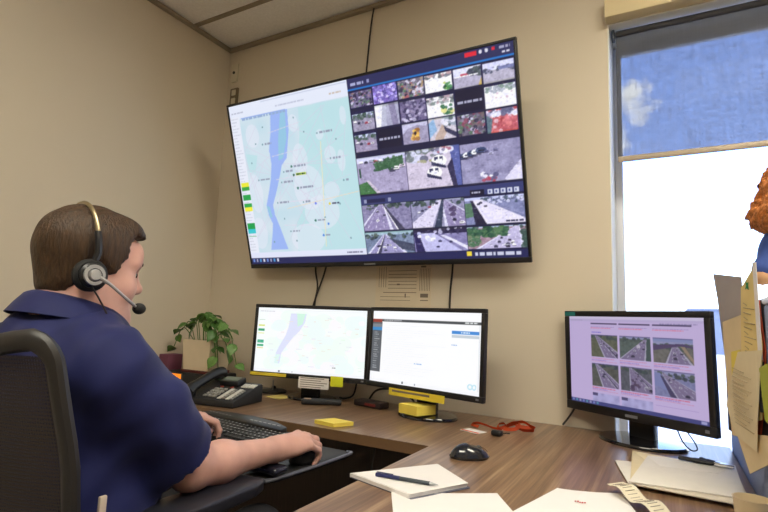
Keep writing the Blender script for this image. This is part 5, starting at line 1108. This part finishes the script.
# ------------------------------------------------------------------ headset
HM = Matrix.Translation(HEAD.tolist()) @ Matrix(Rh.tolist()).to_4x4()
hd_ = thing('headset', 'black telephone headset with boom microphone on the man\'s head', 'headset', HEAD.tolist()); hd_.matrix_basis = HM
m_metal = mat('band_metal', srgb(176, 160, 128), .3, metal=.9); m_silver = mat('silver_plastic', srgb(178, 178, 180), .35, metal=.5)
arc = [(.094*math.cos(a), -.022-.012*math.sin(a), .022+.108*math.sin(a)) for a in [math.pi*k/24 for k in range(25)]]
MB().tube(arc[3:22], .0042, 8, flat=.5).build('headband', m_metal, hd_)
MB().tube([(.091, -.028, -.01)]+arc[:4], [.0065]*5, 8).build('band_arm', m_blk, hd_); MB().tube([(-.091, -.028, -.01)]+arc[::-1][:4], [.0065]*5, 8).build('band_arm', m_blk, hd_)
for s in (-1, 1):
    RX = Matrix.Translation((s*.083, -.028, -.022)) @ Matrix.Rotation(s*math.pi/2, 4, 'Y')
    MB().lathe([(0, 0), (.026, 0), (.031, .004), (.031, .012), (.026, .017), (0, .017)], 28, M=RX).build('ear_cushion', mat('black_foam', srgb(24, 23, 24), .8), hd_)
    MB().lathe([(0, .016), (.024, .016), (.024, .022), (.02, .026), (0, .026)], 28, M=RX).build('ear_cup', m_blk, hd_)
    if s > 0:
        MB().lathe([(.0125, .025), (.019, .025), (.0195, .028), (.0185, .030), (.013, .030), (.0125, .028)], 28, M=RX).build('silver_ring', m_silver, hd_)
        MB().lathe([(0, .024), (.011, .024), (.011, .031), (.009, .034), (0, .034)], 24, M=RX).build('boom_pivot', m_silver, hd_)
MB().tube(smoothpath([(.113, -.028, -.022), (.112, .0, -.034), (.102, .040, -.056), (.088, .070, -.070)], 6), [.004]*6+[.0032]*12+[.003], 8).build('boom', m_silver, hd_)
MB().sphere((.085, .079, -.073), (.0105, .0135, .0115), 18).build('microphone', mat('black_foam', srgb(24, 23, 24), .8), hd_)
MB().tube(smoothpath([(.108, -.028, -.044), (.108, -.010, -.066), (.104, .016, -.10), (.10, .045, -.135)], 6), .0016, 6).build('cord', m_cable, hd_)

# ------------------------------------------------------------------ office chair
CH = V3(-1.022, .47, -.0)
ch = thing('office_chair', 'black mesh-back office chair the man sits on', 'office chair', CH.tolist())
m_cframe = mat('chair_frame', srgb(38, 36, 36), .45, noise=.1)
mm_ = bpy.data.materials.new('chair_mesh'); mm_.use_nodes = True; t = mm_.node_tree; t.nodes.clear()
o_ = nd(t, 'ShaderNodeOutputMaterial'); co = nd(t, 'ShaderNodeTexCoord'); mp = nd(t, 'ShaderNodeMapping'); mp.inputs['Scale'].default_value = (1, 1, 1); t.links.new(co.outputs['Object'], mp.inputs[0])
wv = nd(t, 'ShaderNodeTexWave', wave_type='BANDS', bands_direction='Z', i_Scale=55., i_Distortion=1.2, i_Detail=2.); t.links.new(mp.outputs[0], wv.inputs['Vector'])
wv2 = nd(t, 'ShaderNodeTexWave', wave_type='BANDS', bands_direction='X', i_Scale=75., i_Distortion=.6); t.links.new(mp.outputs[0], wv2.inputs['Vector'])
mu = nd(t, 'ShaderNodeMath', op='MULTIPLY'); t.links.new(wv.outputs['Fac'], mu.inputs[0]); t.links.new(wv2.outputs['Fac'], mu.inputs[1])
mr = nd(t, 'ShaderNodeMapRange'); t.links.new(mu.outputs[0], mr.inputs[0]); mr.inputs[3].default_value = .02; mr.inputs[4].default_value = .45
df = nd(t, 'ShaderNodeBsdfPrincipled'); df.inputs['Base Color'].default_value = srgb(52, 46, 42); df.inputs['Roughness'].default_value = .7
tr2 = nd(t, 'ShaderNodeBsdfTransparent'); ms = nd(t, 'ShaderNodeMixShader'); t.links.new(mr.outputs[0], ms.inputs[0]); t.links.new(df.outputs[0], ms.inputs[1]); t.links.new(tr2.outputs[0], ms.inputs[2]); t.links.new(ms.outputs[0], o_.inputs[0])
def backpt(x, z):
    """chair back surface: hollow across, bowed forward at the lumbar"""
    t_ = max(0., min(1., (z-.56)/(1.055-.56)))
    y = -.06-.035*math.sin(t_*math.pi*.9)*0+(-.06)*t_**1.2+.075*(1-t_)**1.3+.055*(x/.25)**2
    return Vector((x, y, z))
def hwid(z): t_ = (z-.56)/(1.055-.56); return .205+.05*min(1, t_*1.6)-.0*t_
outl = []
for k in range(13): z = .56+.445*k/12; outl.append(backpt(hwid(z), z))
for k in range(1, 6): a = math.pi/2*k/6; outl.append(backpt(hwid(1.0)-.04+.04*math.cos(a), 1.005+.04*math.sin(a)))
top = outl[-1]; xs_t = [top.x*(1-2*k/14) for k in range(1, 14)]
right = outl[:]; topp = [backpt(x, 1.045-.028*(1-(x/.22)**2)) for x in xs_t]; left = [Vector((-p.x, p.y, p.z)) for p in right[::-1]]
bot = [backpt(-hwid(.56)+2*hwid(.56)*k/8, .555) for k in range(1, 8)]
loop = right+topp+left+bot
b = MB(); n = len(loop); rings = []
for i, p in enumerate(loop):
    d = (loop[(i+1) % n]-loop[i-1]).normalized(); nrm = Vector((0, 1, 0)); nrm = (nrm-d*nrm.dot(d)).normalized(); s_ = d.cross(nrm)
    rings.append([b.bm.verts.new(p+s_*(math.cos(2*math.pi*k/10)*.0165)+nrm*(math.sin(2*math.pi*k/10)*.012)) for k in range(10)])
for i in range(n):
    for k in range(10): b.bm.faces.new((rings[i][k], rings[i][(k+1) % 10], rings[(i+1) % n][(k+1) % 10], rings[(i+1) % n][k]))
b.build('back_frame', m_cframe, ch)
b = MB(); b.grid(lambda u, v: backpt((2*u-1)*(hwid(.565+.47*v)-.012), .565+.455*v), 16, 20); b.build('mesh_back', mm_, ch)
b = MB(); b.tube([backpt(0, 1.0)+Vector((0, -.05, 0)) if 0 else Vector((0, -.14, .62)), Vector((0, -.15, .55)), Vector((0, -.1, .42)), Vector((0, 0, .38))], .022, 10); b.tube([Vector((0, -.14, .62)), backpt(-.17, .70)+Vector((0, -.016, 0))], .014, 8); b.tube([Vector((0, -.14, .62)), backpt(.17, .70)+Vector((0, -.016, 0))], .014, 8); b.build('back_support', m_cframe, ch)
MB().b2((.236, .045, .745), (.243, .057, .80), .002).build('tag', mat('pale_tag', srgb(196, 180, 166), .6), ch)
V, F = nets(lambda P, c, r: field([ell((0, .12, .42), (.25, .24, .035), .02), ell((0, .30, .42), (.24, .08, .03), .04)], P, c, r), (-.28, -.15, .36), (.28, .42, .48), .012)
link('seat', npmesh('seat', V, F), mat('seat_fabric', srgb(32, 31, 32), .9, noise=.15, nscale=80), ch)
for s in (-1, 1):
    pad = MB().prism([(-.045, -.16), (.045, -.16), (.050, -.05), (.048, .12), (.035, .158), (-.035, .158), (-.048, .12), (-.05, -.05)], 0, .028, .008, 3).build('armrest', mat('armrest_pad', srgb(40, 40, 48), .35, noise=.1), ch, loc=(s*.19+(.0 if s > 0 else 0), .295, .698), rot=(0, 0, s*.05))
    MB().prism([(-.03, -.05), (.03, -.05), (.03, .05), (-.03, .05)], -.31, -.001, .006).build('armrest_post', m_cframe, pad)
MB().box((0, .12, .375), (.40, .2, .03), .006).build('mechanism', m_cframe, ch)
MB().tube([(.1, .18, .37), (.29, .2, .36)], .006, 8).build('lever', m_cframe, ch)
MB().cyl((0, .12, .10), .028, .27, 20).build('gas_lift', m_blk, ch)
for k in range(5):
    a = 2*math.pi*k/5+.3; e = Vector((.30*math.cos(a), .12+.30*math.sin(a), .075))
    MB().tube([(0, .12, .11), ((e.x)*.6, .12+(e.y-.12)*.6, .095), e], [.028, .02, .015], 10).build('base_leg', m_cframe, ch)
    w_ = MB(); ax = Vector((-math.sin(a), math.cos(a), 0)); cw = Vector((e.x, e.y, .028)); w_.tube([cw-ax*.022, cw+ax*.022], .0275, 18); w_.tube([cw, e], .007, 8); w_.build('caster', m_blk, ch)

# ------------------------------------------------------------------ cabinet behind the partition, plush figure on its top
m_cab = mat('grey_cabinet_paint', srgb(150, 150, 152), .5, noise=.04)
fc = thing('filing_cabinet', 'grey filing cabinet hidden behind the partition, under the plush toy', 'cabinet', (.42, 1.40, 0))
MB().b2((-.20, -.34, 0), (.20, .34, 1.1705), .004).build('body', m_cab, fc)
for k in range(3):
    d_ = MB().b2((-.19, -.356, .04+.375*k), (.19, -.3405, .395+.375*k), .003).build('drawer', m_cab, fc)
    MB().b2((-.06, -.372, .26+.375*k), (.06, -.3565, .275+.375*k), .003).build('handle', m_blk, d_)

# ------------------------------------------------------------------ plush figure
TC = V3(.272, 1.36, 1.1715); TO = thing('plush_toy', 'plush figure with shaggy orange fur and a blue shirt above the partition', 'plush toy', TC.tolist())
def furfn(P, c=None, r=0.):
    d = field([ell((0, 0, .215), (.085, .085, .11), .03), ell((-.01, -.01, .18), (.094, .088, .05), .03)], P)
    d = d+.0055*np.sin(P[:, 0]*150+np.sin(P[:, 2]*90)*1.5)*np.sin(P[:, 2]*130+P[:, 1]*60)*1+.003*np.sin(P[:, 1]*330+P[:, 2]*210)*np.sin(P[:, 0]*300)
    return np.maximum(d, .145-P[:, 2]+.006*np.sin(P[:, 0]*200+P[:, 1]*170))
V, F = nets(furfn, (-.12, -.12, .08), (.12, .12, .36), .005)
link('fur', npmesh('fur', V, F), mat('orange_fur', srgb(196, 120, 60), .9, noise=.55, nscale=90, bump=1., bscale=260, bdist=.006), TO)
V, F = nets(lambda P, c, r: np.maximum(field([ell((0, 0, .09), (.092, .075, .095), .02), cone((-.06, -.03, .10), (-.088, -.050, .06), .026, .022, .02), cone((.05, -.03, .085), (.085, -.055, .055), .024, .02, .02)], P, c, r), .001-P[:, 2]), (-.13, -.11, -.02), (.13, .1, .20), .006)
body = link('shirt', npmesh('shirt', V, F), mat('royal_blue_cloth', srgb(52, 78, 150), .8, noise=.15, nscale=60), TO)
MB().sphere((-.02, -.055, .150), (.035, .02, .018), 14).build('chin', mat('tan_felt', srgb(206, 160, 120), .9), TO)
for k, (x, y, z) in enumerate(((-.062, -.050, .105), (-.038, -.064, .10), (-.010, -.070, .105), (.02, -.068, .10))): MB().box((x, y, z), (.014, .012, .034), .003).build('white_patch', m_paper, body)
MB().sphere((-.092, -.054, .044), (.018, .018, .018), 12).build('hand', mat('tan_felt', srgb(206, 160, 120), .9), TO)
